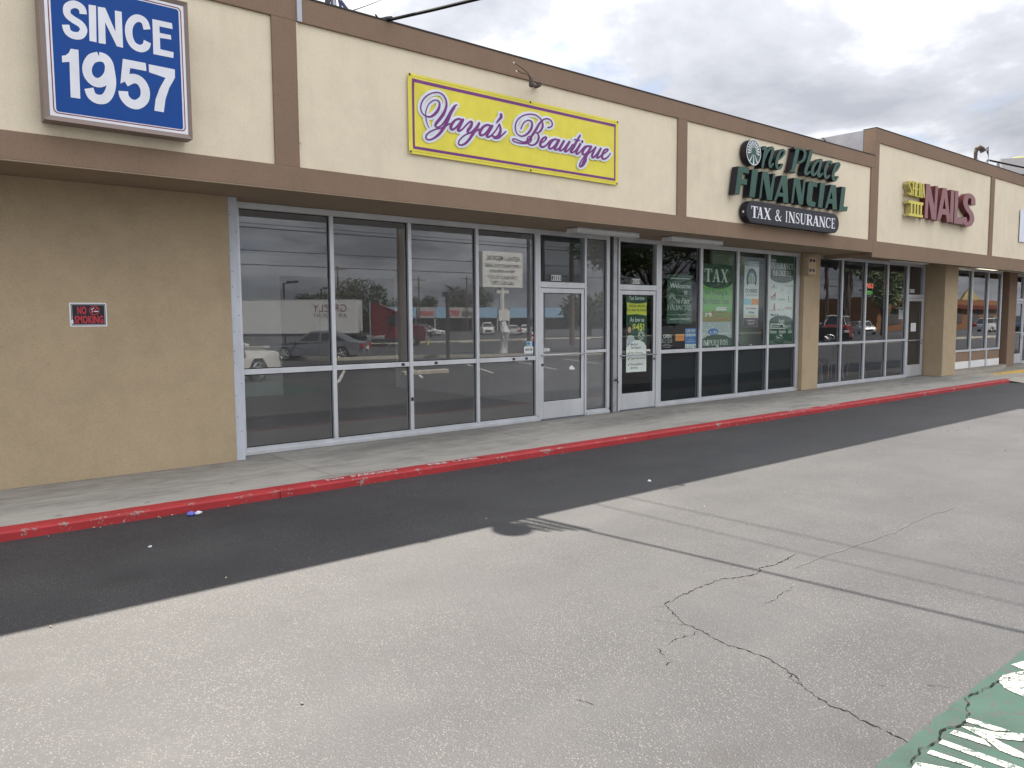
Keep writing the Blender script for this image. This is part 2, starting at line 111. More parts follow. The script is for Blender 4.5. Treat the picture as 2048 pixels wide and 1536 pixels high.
# ------------------------------------------------------------------ helpers
def tag(o, label=None, cat=None, group=None, kind=None):
    if label: o['label'] = label
    if cat: o['category'] = cat
    if group: o['group'] = group
    if kind: o['kind'] = kind
    return o
def thing(name, label, cat, loc=(0, 0, 0), rz=0.0, group=None):
    o = bpy.data.objects.new(name, None)
    o.empty_display_size = 0.2
    COL.objects.link(o)
    o.location = loc
    o.rotation_euler = (0, 0, rz)
    return tag(o, label, cat, group)
def attach(o, parent, local=False):
    if parent is not None:
        o.parent = parent
        if parent.type == 'EMPTY' and not local:
            o.matrix_parent_inverse = Matrix.Translation(-Vector(parent.location))
    return o
class MB:
    def __init__(s): s.v = []; s.f = []
    def add(s, vs, fs):
        b = len(s.v); s.v += [tuple(p) for p in vs]; s.f += [tuple(i + b for i in f) for f in fs]; return s
    def box(s, x0, x1, y0, y1, z0, z1):
        return s.add([(x0,y0,z0),(x1,y0,z0),(x1,y1,z0),(x0,y1,z0),(x0,y0,z1),(x1,y0,z1),(x1,y1,z1),(x0,y1,z1)],
                     [(0,3,2,1),(4,5,6,7),(0,1,5,4),(1,2,6,5),(2,3,7,6),(3,0,4,7)])
    def quad(s, a, b, c, d): return s.add([a, b, c, d], [(0, 1, 2, 3)])
    def poly(s, outer, holes=(), y=0.0, yb=None):
        """flat shape in the (x, z) plane facing -y; with yb, extruded back to yb"""
        bm = bmesh.new()
        loops = []
        for lp in [outer] + list(holes):
            vs = [bm.verts.new((p[0], 0, p[1])) for p in lp]
            loops.append(vs)
            for i in range(len(vs)): bm.edges.new((vs[i], vs[(i + 1) % len(vs)]))
        bmesh.ops.triangle_fill(bm, edges=bm.edges[:], use_beauty=True, normal=(0, -1, 0))
        bm.verts.index_update()
        pts = [v.co.copy() for v in bm.verts]
        tris = []
        for f in bm.faces:
            idx = [v.index for v in f.verts]
            f.normal_update()
            tris.append(tuple(idx if f.normal.y < 0 else idx[::-1]))
        lidx = [[v.index for v in lp] for lp in loops]
        bm.free()
        s.add([(p.x, y, p.z) for p in pts], tris)
        if yb is not None:
            for lp in lidx:
                for i in range(len(lp)):
                    a, b = pts[lp[i]], pts[lp[(i + 1) % len(lp)]]
                    s.quad((a.x, y, a.z), (b.x, y, b.z), (b.x, yb, b.z), (a.x, yb, a.z))
        return s
    def tube(s, pts, r, n=6, caps=True):
        pts = [Vector(p) for p in pts]
        rr = r if isinstance(r, (list, tuple)) else [r] * len(pts)
        rings = []
        for i, p in enumerate(pts):
            d = (pts[min(i + 1, len(pts) - 1)] - pts[max(i - 1, 0)]).normalized()
            u = d.cross(Vector((0, 0, 1)))
            if u.length < 1e-4: u = Vector((1, 0, 0))
            u.normalize(); q = d.cross(u)
            rings.append([p + (u * math.cos(2 * math.pi * k / n) + q * math.sin(2 * math.pi * k / n)) * rr[i] for k in range(n)])
        vs = [v for rg in rings for v in rg]
        fs = []
        for i in range(len(pts) - 1):
            for k in range(n):
                fs.append((i*n+k, i*n+(k+1)%n, (i+1)*n+(k+1)%n, (i+1)*n+k))
        if caps:
            fs.append(tuple(range(n))[::-1]); fs.append(tuple((len(pts)-1)*n + k for k in range(n)))
        return s.add(vs, fs)
    def ribbon(s, pts, ws, asp, y, yb=None, sub=5, step=1.5e-5, flat=False):
        """pen stroke of changing width in the (x, z) plane; each bit lies a hair further back so that crossings never coincide"""
        P = [Vector((p[0] / asp, p[1])) for p in pts]
        Q, W = [], []
        if len(P) > 2:
            for i in range(len(P) - 1):
                a = P[max(i-1, 0)]; b = P[i]; c = P[i+1]; d = P[min(i+2, len(P)-1)]
                for k in range(sub):
                    t = k / sub
                    Q.append(0.5*((2*b)+(c-a)*t+(2*a-5*b+4*c-d)*t*t+(3*b-a-3*c+d)*t*t*t))
                    W.append(ws[i] + (ws[i+1]-ws[i]) * t)
            Q.append(P[-1]); W.append(ws[-1])
        else: Q, W = P, list(ws)
        L, Rr = [], []
        for i, q in enumerate(Q):
            d = Q[min(i+1, len(Q)-1)] - Q[max(i-1, 0)]
            if d.length < 1e-9: d = Vector((1, 0))
            d.normalize(); nrm = Vector((-d.y, d.x)) * W[i] * 0.5
            yy = y + i * step
            a, b = q + nrm, q - nrm
            L.append((a.x*asp, yy, a.y)); Rr.append((b.x*asp, yy, b.y))
        def cap(i, sg):
            d = (Q[1]-Q[0] if i == 0 else Q[-1]-Q[-2]); d = d.normalized() if d.length > 1e-9 else Vector((1, 0))
            a0 = math.atan2(d.y, d.x)
            r = []
            for k in range(1, 6):
                a = a0 + math.pi/2 + (math.pi * k/6 if i == 0 else -math.pi * k/6)
                r.append(((Q[i].x + math.cos(a)*W[i]/2)*asp, y + (0 if i == 0 else (len(Q)-1))*step, Q[i].y + math.sin(a)*W[i]/2))
            return r
        n = len(Q)
        for i in range(n - 1):
            s.add([Rr[i], Rr[i+1], L[i+1], L[i]], [(0, 1, 2, 3)])
        outline = L[:]
        if not flat:
            c0 = cap(0, 1); c1 = cap(-1, 1)
            s.add([L[0]] + c0 + [Rr[0]], [tuple(range(7))])
            s.add([L[-1]] + c1 + [Rr[-1]], [tuple(range(7))[::-1]])
            outline = L + c1 + Rr[::-1] + c0[::-1]
        else: outline = L + Rr[::-1]
        if yb is not None:
            m = len(outline)
            for i in range(m):
                a, b = outline[i], outline[(i+1) % m]
                s.quad(a, b, (b[0], yb, b[2]), (a[0], yb, a[2]))
        return s
    def build(s, name, mat, parent=None, local=False, smooth=False, bevel=0.0, fix=True):
        me = bpy.data.meshes.new(name)
        me.from_pydata(s.v, [], s.f)
        if fix or bevel:
            bm = bmesh.new(); bm.from_mesh(me)
            if bevel:
                bmesh.ops.remove_doubles(bm, verts=bm.verts, dist=1e-5)
                bmesh.ops.bevel(bm, geom=bm.edges[:], offset=bevel, segments=2, affect='EDGES', profile=0.5)
            bmesh.ops.recalc_face_normals(bm, faces=bm.faces[:])
            bm.to_mesh(me); bm.free()
        if smooth:
            for p in me.polygons: p.use_smooth = True
        me.materials.append(mat)
        o = bpy.data.objects.new(name, me)
        COL.objects.link(o)
        return attach(o, parent, local)
def box(name, mat, parent, x0, x1, y0, y1, z0, z1, bevel=0.0, local=False):
    return MB().box(x0, x1, y0, y1, z0, z1).build(name, mat, parent, bevel=bevel, local=local)
_dg = None
def glyph_mesh(s, bold=0.0, shear=0.0, extrude=0.0):
    cu = bpy.data.curves.new("lettering", 'FONT')
    cu.body = s; cu.size = 1.0; cu.offset = bold; cu.shear = shear; cu.extrude = extrude; cu.resolution_u = 4
    cu.space_character = 1.0 + bold * 1.2
    to = bpy.data.objects.new("lettering", cu)
    COL.objects.link(to)
    bpy.context.view_layer.update()
    dg = bpy.context.evaluated_depsgraph_get()
    me = bpy.data.meshes.new_from_object(to.evaluated_get(dg), depsgraph=dg)
    vs = [v.co.copy() for v in me.vertices]; fs = [tuple(p.vertices) for p in me.polygons]
    bpy.data.objects.remove(to); bpy.data.curves.remove(cu); bpy.data.meshes.remove(me)
    return vs, fs
def text_into(mb, s, x0, x1, z0, z1, y, bold=0.0, shear=0.0, keep=False, plane='xz'):
    """lettering fitted to the box x0..x1, z0..z1, facing -y (or lying on the ground for plane 'xy')"""
    vs, fs = glyph_mesh(s, bold, shear)
    ax, bx = min(v.x for v in vs), max(v.x for v in vs)
    az, bz = min(v.y for v in vs), max(v.y for v in vs)
    sx = (x1 - x0) / (bx - ax); sz = (z1 - z0) / max(bz - az, 1e-6)
    r = []
    for v in vs:
        X = x0 + (v.x - ax) * sx; Z = z0 + (v.y - az) * sz
        r.append((X, y, Z) if plane == 'xz' else (X, Z, y))
    mb.add(r, fs)
    return mb
def text(s, x0, x1, z0, z1, y, mat, parent, bold=0.0, shear=0.0, name='lettering', plane='xz', local=False):
    return text_into(MB(), s, x0, x1, z0, z1, y, bold, shear, plane=plane).build(name, mat, parent, fix=False, local=local)

# ------------------------------------------------------------------ materials
def pos_noise(t, vec, scale, detail=4, rough=0.55, stretch=None, off=(0, 0, 0)):
    mp = N(t, 'ShaderNodeMapping'); t.links.new(vec, mp.inputs[0])
    if stretch: mp.inputs['Scale'].default_value = stretch
    mp.inputs['Location'].default_value = off
    n = N(t, 'ShaderNodeTexNoise', Scale=scale, Detail=detail, Roughness=rough)
    t.links.new(mp.outputs[0], n.inputs['Vector'])
    return n.outputs['Fac']
def new_mat(name):
    m = bpy.data.materials.new(name); m.use_nodes = True
    t = m.node_tree
    b = t.nodes['Principled BSDF']
    g = N(t, 'ShaderNodeNewGeometry')
    return m, t, b, g.outputs['Position']
def plain(name, col, rough=0.6, metal=0.0, spec=0.5, var=0.10, vscale=3.0, bump=0.0, bscale=80.0, stretch=None, emit=0.0, obj=False):
    m, t, b, pos = new_mat(name)
    if obj: pos = N(t, 'ShaderNodeTexCoord').outputs['Object']
    c = tuple(col)
    if var:
        f = pos_noise(t, pos, vscale, 6, 0.62, stretch)
        lo = tuple(x * (1 - var) for x in c); hi = tuple(min(1, x * (1 + var)) for x in c)
        t.links.new(ramp(t, f, [(0.3, lo), (0.7, hi)]), b.inputs['Base Color'])
        t.links.new(mth(t, 'MULTIPLY_ADD', f, 0.22, rough - 0.11, clamp=True), b.inputs['Roughness'])
    else:
        b.inputs['Base Color'].default_value = c + (1,)
        b.inputs['Roughness'].default_value = rough
    b.inputs['Metallic'].default_value = metal
    b.inputs['Specular IOR Level'].default_value = spec
    if bump:
        bp = N(t, 'ShaderNodeBump', Strength=bump, Distance=0.004)
        t.links.new(pos_noise(t, pos, bscale, 5, 0.6), bp.inputs['Height'])
        t.links.new(bp.outputs[0], b.inputs['Normal'])
    if emit:
        b.inputs['Emission Color'].default_value = c + (1,); b.inputs['Emission Strength'].default_value = emit
    return m
def stucco(name, col, stain=0.18, grime=(0.5, 0.42, 0.33), bump=0.32, run=0.5):
    """painted stucco: sandy relief, cloudy fading, runs of dirt that follow gravity"""
    m, t, b, pos = new_mat(name)
    big = pos_noise(t, pos, 0.7, 5, 0.6); mid = pos_noise(t, pos, 4.0, 5, 0.65, off=(3, 1, 8))
    runs = pos_noise(t, pos, 2.3, 5, 0.62, stretch=(2.4, 2.4, 0.30), off=(5, 2, 1))
    fine = pos_noise(t, pos, 95, 4, 0.7)
    f = mth(t, 'ADD', mth(t, 'MULTIPLY', big, 0.6), mth(t, 'MULTIPLY', mid, 0.4))
    base = ramp(t, f, [(0.33, tuple(x * (1 - stain * 0.75) for x in col)), (0.52, col), (0.68, tuple(min(1, x * (1 + stain * 0.35)) for x in col))])
    d = mth(t, 'MULTIPLY', ramp(t, runs, [(0.48, 0.0), (0.78, 1.0)]), stain * 1.6 * run)
    c = mix(t, d, base, tuple(x * g for x, g in zip(col, grime)))
    sp_ = ramp(t, fine, [(0.32, 0.76), (0.46, 1.0), (0.70, 1.05)])
    c = mix(t, 1.0, c, sp_, 'MULTIPLY')
    t.links.new(c, b.inputs['Base Color'])
    b.inputs['Roughness'].default_value = 0.92
    b.inputs['Specular IOR Level'].default_value = 0.25
    bp = N(t, 'ShaderNodeBump', Strength=bump, Distance=0.006)
    t.links.new(mth(t, 'ADD', pos_noise(t, pos, 60, 6, 0.7), mth(t, 'MULTIPLY', mid, 0.6)), bp.inputs['Height'])
    t.links.new(bp.outputs[0], b.inputs['Normal'])
    return m
def glass_mat(name, tint, boost=1.75, wave=0.0, veil=0.0):
    """thin sheet glass: clear or tinted to look through, mirror by Fresnel on the outer face"""
    m = bpy.data.materials.new(name); m.use_nodes = True
    t = m.node_tree; t.nodes.clear()
    o = N(t, 'ShaderNodeOutputMaterial'); mx = N(t, 'ShaderNodeMixShader')
    tr = N(t, 'ShaderNodeBsdfTransparent'); tr.inputs[0].default_value = tint + (1,)
    gl = N(t, 'ShaderNodeBsdfGlossy')
    gl.inputs['Roughness'].default_value = 0.0
    gl.inputs['Color'].default_value = (0.95, 0.97, 1.0, 1)
    fr = N(t, 'ShaderNodeFresnel', IOR=1.52)
    ge = N(t, 'ShaderNodeNewGeometry')
    front = mth(t, 'SUBTRACT', 1.0, ge.outputs['Backfacing'])
    fac = mth(t, 'MULTIPLY', mth(t, 'MULTIPLY', fr.outputs[0], boost), front, clamp=True)
    t.links.new(fac, mx.inputs[0]); t.links.new(tr.outputs[0], mx.inputs[1]); t.links.new(gl.outputs[0], mx.inputs[2])
    t.links.new(mx.outputs[0], o.inputs[0])
    if veil:                                               # smeared pale film, painting in haze from the bright interior
        df = N(t, 'ShaderNodeBsdfDiffuse'); df.inputs[0].default_value = (0.62, 0.61, 0.60, 1); m2 = N(t, 'ShaderNodeMixShader')
        sm = pos_noise(t, ge.outputs['Position'], 1.6, 5, 0.6, stretch=(1.0, 1.0, 0.5))
        t.links.new(mth(t, 'MULTIPLY', mth(t, 'MULTIPLY', ramp(t, sm, [(0.3, 0.6), (0.7, 1.3)]), veil), front), m2.inputs[0])
        t.links.new(mx.outputs[0], m2.inputs[1]); t.links.new(df.outputs[0], m2.inputs[2]); t.links.new(m2.outputs[0], o.inputs[0])
    if wave:
        bp = N(t, 'ShaderNodeBump', Strength=wave, Distance=0.02)
        t.links.new(pos_noise(t, ge.outputs['Position'], 1.1, 2, 0.4), bp.inputs['Height'])
        t.links.new(bp.outputs[0], gl.inputs['Normal']); t.links.new(bp.outputs[0], fr.inputs['Normal'])
    return m
def asphalt():
    m, t, b, pos = new_mat('asphalt')
    big = pos_noise(t, pos, 0.30, 6, 0.6); mid = pos_noise(t, pos, 1.9, 5, 0.62, off=(9, 3, 0)); streak = pos_noise(t, pos, 0.9, 5, 0.6, stretch=(0.35, 1.6, 1.0), off=(2, 7, 0))
    f = mth(t, 'ADD', mth(t, 'MULTIPLY', big, 0.5), mth(t, 'ADD', mth(t, 'MULTIPLY', mid, 0.25), mth(t, 'MULTIPLY', streak, 0.25)))
    base = ramp(t, f, [(0.34, (0.017, 0.0178, 0.0205)), (0.50, (0.031, 0.032, 0.035)), (0.66, (0.050, 0.050, 0.0515))])
    vo = N(t, 'ShaderNodeTexVoronoi', Scale=125.0, Randomness=1.0); t.links.new(pos, vo.inputs['Vector'])
    hs = N(t, 'ShaderNodeSeparateColor'); t.links.new(vo.outputs['Color'], hs.inputs[0])
    stone = mth(t, 'MULTIPLY', ramp(t, hs.outputs[0], [(0.68, 0.0), (0.76, 1.0)]), ramp(t, vo.outputs['Distance'], [(0.28, 1.0), (0.50, 0.0)]))
    stone = mth(t, 'MULTIPLY', stone, ramp(t, pos_noise(t, pos, 1.1, 4, 0.6, off=(4, 4, 0)), [(0.35, 0.35), (0.62, 1.0)]))
    tone = mix(t, hs.outputs[1], (0.165, 0.154, 0.137), (0.075, 0.071, 0.068))
    c = mix(t, stone, base, tone)
    fine = pos_noise(t, pos, 160, 3, 0.7)
    c = mix(t, 1.0, c, ramp(t, fine, [(0.32, 0.58), (0.52, 1.0), (0.72, 1.22)]), 'MULTIPLY')
    # old oil drips: soft uneven patches where cars have stood
    warp = N(t, 'ShaderNodeVectorMath', _operation='MULTIPLY_ADD'); nz = N(t, 'ShaderNodeTexNoise', Scale=9.0, Detail=4.0); t.links.new(pos, nz.inputs['Vector'])
    t.links.new(nz.outputs['Color'], warp.inputs[0]); warp.inputs[1].default_value = (0.16, 0.16, 0.0); t.links.new(pos, warp.inputs[2])
    oil = None
    for (x, y, r) in DATA['spots']:
        d = N(t, 'ShaderNodeVectorMath', _operation='DISTANCE'); t.links.new(warp.outputs[0], d.inputs[0]); d.inputs[1].default_value = (x + .08, y + .08, -0.08)
        k = ramp(t, mth(t, 'DIVIDE', d.outputs['Value'], r * 1.15), [(0.35, 0.42), (1.0, 0.0)])
        oil = k if oil is None else mth(t, 'MAXIMUM', oil, k)
    vs_ = N(t, 'ShaderNodeTexVoronoi', Scale=0.75, Randomness=1.0); t.links.new(warp.outputs[0], vs_.inputs['Vector']); hs2 = N(t, 'ShaderNodeSeparateColor'); t.links.new(vs_.outputs['Color'], hs2.inputs[0])
    k = mth(t, 'MULTIPLY', ramp(t, hs2.outputs[2], [(0.50, 0.0), (0.75, 0.38)]), ramp(t, vs_.outputs['Distance'], [(0.03, 1.0), (0.085, 0.0)]))
    oil = mth(t, 'MAXIMUM', oil, k)
    c = mix(t, oil, c, (0.020, 0.019, 0.019))
    t.links.new(c, b.inputs['Base Color'])
    t.links.new(mth(t, 'MULTIPLY_ADD', stone, -0.16, 0.66), b.inputs['Roughness'])
    b.inputs['Specular IOR Level'].default_value = 0.54
    bp = N(t, 'ShaderNodeBump', Strength=0.5, Distance=0.004)
    t.links.new(mth(t, 'ADD', fine, mth(t, 'MULTIPLY', vo.outputs['Distance'], -0.8)), bp.inputs['Height'])
    t.links.new(bp.outputs[0], b.inputs['Normal'])
    return m
def concrete(name, col, dark=0.35):
    m, t, b, pos = new_mat(name)
    big = pos_noise(t, pos, 0.8, 6, 0.62, stretch=(0.45, 1.5, 1)); sm = pos_noise(t, pos, 6, 6, 0.66, stretch=(0.6, 1.6, 1)); fine = pos_noise(t, pos, 140, 3, 0.7)
    f = mth(t, 'ADD', mth(t, 'MULTIPLY', big, 0.65), mth(t, 'MULTIPLY', sm, 0.35))
    # dirt gathers against the shop fronts, where the broom does not reach
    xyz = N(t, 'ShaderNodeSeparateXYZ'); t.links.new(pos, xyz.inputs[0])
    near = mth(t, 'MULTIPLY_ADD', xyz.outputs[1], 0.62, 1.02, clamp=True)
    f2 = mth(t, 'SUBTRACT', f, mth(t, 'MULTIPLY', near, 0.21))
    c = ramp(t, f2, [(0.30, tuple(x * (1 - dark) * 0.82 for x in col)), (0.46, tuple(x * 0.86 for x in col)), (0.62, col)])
    sp_ = ramp(t, sm, [(0.25, 0.55), (0.33, 1.0), (0.7, 1.05)])
    c = mix(t, 1.0, c, sp_, 'MULTIPLY')
    c = mix(t, 1.0, c, ramp(t, fine, [(0.3, 0.84), (0.6, 1.05)]), 'MULTIPLY')
    gum = N(t, 'ShaderNodeTexVoronoi', Scale=2.6, Randomness=1.0); t.links.new(pos, gum.inputs['Vector']); gs = N(t, 'ShaderNodeSeparateColor'); t.links.new(gum.outputs['Color'], gs.inputs[0])
    spot = mth(t, 'MULTIPLY', ramp(t, gs.outputs[0], [(0.45, 0.0), (0.55, 0.55)]), ramp(t, gum.outputs['Distance'], [(0.05, 1.0), (0.09, 0.0)]))
    spill = ramp(t, pos_noise(t, pos, 0.55, 6, 0.7, stretch=(1, 2.2, 1), off=(6, 2, 0)), [(0.52, 0.0), (0.66, 0.42)])
    c = mix(t, mth(t, 'MAXIMUM', spot, spill), c, tuple(x * 0.28 for x in col))
    t.links.new(c, b.inputs['Base Color'])
    b.inputs['Roughness'].default_value = 0.82; b.inputs['Specular IOR Level'].default_value = 0.35
    bp = N(t, 'ShaderNodeBump', Strength=0.25, Distance=0.003); t.links.new(fine, bp.inputs['Height']); t.links.new(bp.outputs[0], b.inputs['Normal'])
    return m
def worn_paint(name, col, under, amount=0.5, scale=9.0, edge=None, rough=0.6, dirt=0.25):
    """paint with chips through to what lies below"""
    m, t, b, pos = new_mat(name)
    f = mth(t, 'ADD', mth(t, 'MULTIPLY', pos_noise(t, pos, scale, 6, 0.75), 0.7), mth(t, 'MULTIPLY', pos_noise(t, pos, scale * 7, 4, 0.7, off=(1, 5, 2)), 0.3))
    if edge is not None:                                   # chips along the front arris of the kerb
        xyz = N(t, 'ShaderNodeSeparateXYZ'); t.links.new(pos, xyz.inputs[0])
        k = mth(t, 'SUBTRACT', 1.0, mth(t, 'MULTIPLY', mth(t, 'ABSOLUTE', mth(t, 'SUBTRACT', xyz.outputs[1], edge)), 22.0), clamp=True)
        long_ = pos_noise(t, pos, 1.6, 4, 0.7, stretch=(1, 0.1, 0.1), off=(2, 2, 2))
        f = mth(t, 'SUBTRACT', f, mth(t, 'MULTIPLY', mth(t, 'MULTIPLY', k, long_), 0.30))
    chip = ramp(t, f, [(amount - 0.02, 1.0), (amount + 0.02, 0.0)])
    shade_ = ramp(t, pos_noise(t, pos, 2.2, 5, 0.65, off=(8, 1, 0)), [(0.3, tuple(x * (1 - dirt) for x in col)), (0.65, col)])
    t.links.new(mix(t, chip, shade_, under), b.inputs['Base Color'])
    b.inputs['Roughness'].default_value = rough; b.inputs['Specular IOR Level'].default_value = 0.4
    bp = N(t, 'ShaderNodeBump', Strength=0.3, Distance=0.003); t.links.new(mth(t, 'ADD', pos_noise(t, pos, 120, 4, 0.7), mth(t, 'MULTIPLY', chip, -0.6)), bp.inputs['Height']); t.links.new(bp.outputs[0], b.inputs['Normal'])
    return m
M_asphalt = asphalt()
M_cream = stucco('cream_stucco', (0.80, 0.705, 0.535), 0.13, run=0.55, bump=0.45)
M_brown = stucco('brown_stucco', (0.262, 0.181, 0.127), 0.15, (0.6, 0.6, 0.6))
M_tan = stucco('tan_stucco', (0.425, 0.333, 0.218), 0.19, run=0.12, bump=0.5)
M_soffit = stucco('soffit_plaster', (0.30, 0.235, 0.165), 0.12)
M_ramp = concrete('apron_concrete', (0.42, 0.385, 0.32), 0.2)
M_walk = concrete('sidewalk_concrete', (0.385, 0.365, 0.325))
M_red = worn_paint('kerb_red_paint', (0.40, 0.028, 0.032), (0.26, 0.24, 0.21), 0.29, 7.0, edge=-2.07, dirt=0.22)
M_stencil = None
M_green = worn_paint('green_road_paint', (0.019, 0.058, 0.042), (0.033, 0.034, 0.034), 0.45, 24.0, dirt=0.45)
M_white_road = worn_paint('white_road_paint', (0.42, 0.415, 0.385), (0.045, 0.07, 0.06), 0.478, 30.0, dirt=0.2)
M_stripe = worn_paint('white_stall_paint', (0.60, 0.60, 0.57), (0.13, 0.125, 0.12), 0.44, 10.0)
M_kerbtext = worn_paint('white_kerb_lettering', (0.72, 0.66, 0.64), (0.36, 0.03, 0.035), 0.44, 13.0)
M_yellow_pad = worn_paint('yellow_ramp_paint', (0.75, 0.45, 0.05), (0.4, 0.38, 0.33), 0.33, 9.0)
M_crack = plain('crack_dark', (0.012, 0.012, 0.012), 0.95, spec=0.1, var=0.3)  # plain dark colour of the crack strips
M_darkline = plain('dark_line', (0.055, 0.052, 0.052), 0.6, var=0.2)
M_oil = plain('oil_stain', (0.052, 0.050, 0.050), 0.6, var=0.25, vscale=20)
M_alu = plain('brushed_aluminium', (0.60, 0.62, 0.65), 0.42, 0.55, var=0.10, vscale=2.5, stretch=(1, 1, 0.3))
M_aludk = plain('grey_anodised_metal', (0.16, 0.175, 0.20), 0.5, 0.3, var=0.10)
M_postpaint = plain('chipped_white_blue_paint', (0.50, 0.53, 0.58), 0.6, var=0.12, vscale=5, stretch=(1, 1, 0.4))
M_gasket = plain('black_rubber_gasket', (0.012, 0.012, 0.014), 0.6, var=0.0)
M_clear = glass_mat('clear_window_glass', (0.91, 0.92, 0.92), 3.0, 0.005, 0.06)
M_tinted = glass_mat('green_tinted_glass', (0.91, 0.95, 0.93), 1.25, 0.03)
M_spandrel = glass_mat('dark_lower_glass', (0.75, 0.80, 0.80), 0.62, 0.02)
M_wavy = glass_mat('wavy_window_glass', (0.84, 0.86, 0.87), 1.45, 0.07)
M_blackfilm = plain('black_window_backing', (0.010, 0.011, 0.016), 0.5, var=0.0)
M_whitepaint = plain('white_paint', (0.78, 0.78, 0.77), 0.5, var=0.05)
M_black = plain('black_plastic', (0.015, 0.015, 0.017), 0.45, var=0.0)
M_dkmetal = plain('dark_weathered_metal', (0.055, 0.055, 0.065), 0.55, 0.4, var=0.2, vscale=12)
M_rust = plain('brown_painted_conduit', (0.085, 0.062, 0.052), 0.7, 0.1, var=0.3, vscale=20)
M_galv = plain('galvanised_metal', (0.42, 0.43, 0.45), 0.45, 0.7, var=0.18, vscale=6)
M_wire = plain('black_cable', (0.012, 0.012, 0.013), 0.85, var=0.0, spec=0.08)
M_roof = plain('grey_roof_felt', (0.33, 0.33, 0.345), 0.85, var=0.25, vscale=1.2, bump=0.3, bscale=40)
M_rooftop = plain('dark_roof_flashing', (0.035, 0.032, 0.032), 0.7, var=0.3, vscale=8)
M_inwall = plain('pale_interior_wall', (0.82, 0.81, 0.82), 0.8, var=0.05)
M_infloor = plain('grey_brown_interior_floor', (0.27, 0.255, 0.235), 0.45, var=0.18, vscale=1.5)
M_inceil = plain('interior_ceiling', (0.50, 0.50, 0.50), 0.9, var=0.05)
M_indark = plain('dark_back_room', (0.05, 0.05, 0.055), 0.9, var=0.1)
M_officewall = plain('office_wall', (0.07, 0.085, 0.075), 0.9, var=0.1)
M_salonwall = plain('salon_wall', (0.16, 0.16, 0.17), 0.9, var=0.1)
def flat(name, col, rough=0.55, var=0.06, spec=0.4): return plain(name, col, rough, var=var, vscale=5, spec=spec)
# ================================================================== the setting: ground
YF = -1.122
G = -0.08
def lot_z(y):
    return G if y > -9 else (G - 0.0141 * (-y - 9) if y > -53 else -0.70)
mb = MB()
ys = [60, -1.85, -9, -20, -35, -53, -400]
for a, b in zip(ys[:-1], ys[1:]):
    za, zb = lot_z(a), lot_z(b)
    mb.quad((-300, b, zb), (400, b, zb), (400, a, za), (-300, a, za))
lot = tag(mb.build('parking_lot', M_asphalt), kind='structure')

# kerb: painted segments with a worn rounded arris
kerb = tag(box('kerb', M_ramp, None, -8, 22.62, -2.06, -1.925, -0.30, -0.012), kind='structure')
kx = [-8, -5, -2, 0.2, 2.95, 5.47, 8.4, 11.3, 14.1, 17.0, 19.8, 22.64]
rnd = random.Random(3)
for a, b in zip(kx[:-1], kx[1:]):
    n = max(2, int((b - a) / 0.12)); mb = MB(); rows = []
    for i in range(n + 1):
        x = a + 0.004 + (b - a - 0.008) * i / n
        j = rnd.uniform(-1, 1) * 0.004; c = rnd.random() ** 4 * 0.016
        rows.append([(x, -1.905, -0.25), (x, -1.905, 0.002 + j * .3), (x, -2.040 + c, 0.003 + j * .5), (x, -2.068 + j + c, -0.004 - c * .6), (x, -2.080 + j, -0.020), (x, -2.092 + j, -0.25)])
    vs = [p for r in rows for p in r]; fs = []
    for i in range(n):
        for k in range(5): fs.append((i*6+k, (i+1)*6+k, (i+1)*6+k+1, i*6+k+1))
    fs += [tuple(range(6)), tuple(n*6 + k for k in range(6))[::-1]]
    mb.add(vs, fs).build('kerb_segment', M_red, kerb)
text('NO  PARKING', 3.48, 4.30, -2.035, -1.955, 0.0075, M_kerbtext, kerb, bold=0.02, plane='xy', name='kerb_lettering')
text('FIRE  LANE', 4.73, 5.40, -2.035, -1.955, 0.0075, M_kerbtext, kerb, bold=0.02, plane='xy', name='kerb_lettering')
text('NO  PARKING', 12.2, 13.0, -2.035, -1.955, 0.0075, M_kerbtext, kerb, bold=0.02, plane='xy', name='kerb_lettering')
text('FIRE  LANE', 13.3, 13.95, -2.035, -1.955, 0.0075, M_kerbtext, kerb, bold=0.02, plane='xy', name='kerb_lettering')

# sidewalk: cast slabs with open joints on a base
walk = tag(box('sidewalk', M_darkline, None, -8, 46, -1.92, 0.55, -0.30, -0.018), kind='structure')
sx = [-8, -4, 0.3, 3.65, 6.9, 9.9, 12.9, 15.9, 18.9, 21.9]
for i, (a, b) in enumerate(zip(sx[:-1], sx[1:])):
    box('slab', M_walk, walk, a + .004, b - .004, -1.900, 0.5, -0.2, rnd.uniform(-.0015, .0015), bevel=0.004)
box('slab', M_walk, walk, 21.904, 23.3, -1.900, 0.5, -0.2, 0.0, bevel=0.004)
# beyond the kerb's end the walk slopes down to the lot
mb = MB(); mb.add([(22.66, -2.6, G - .02), (46, -2.6, G - .02), (46, -1.0, 0.001), (23.304, -1.0, 0.001), (23.304, 0.5, 0.001), (46, 0.5, 0.001), (22.66, -1.93, -0.02), (23.304, -1.93, -.01)],
       [(0, 1, 2, 3, 7, 6), (3, 2, 5, 4)])
mb.build('kerb_ramp', M_ramp, walk)
mb = MB(); mb.quad((23.55, -2.06, -0.050), (27.5, -2.06, -0.050), (27.5, -1.05, 0.0035), (24.4, -1.05, 0.0035))
mb.build('yellow_pad', M_yellow_pad, walk)
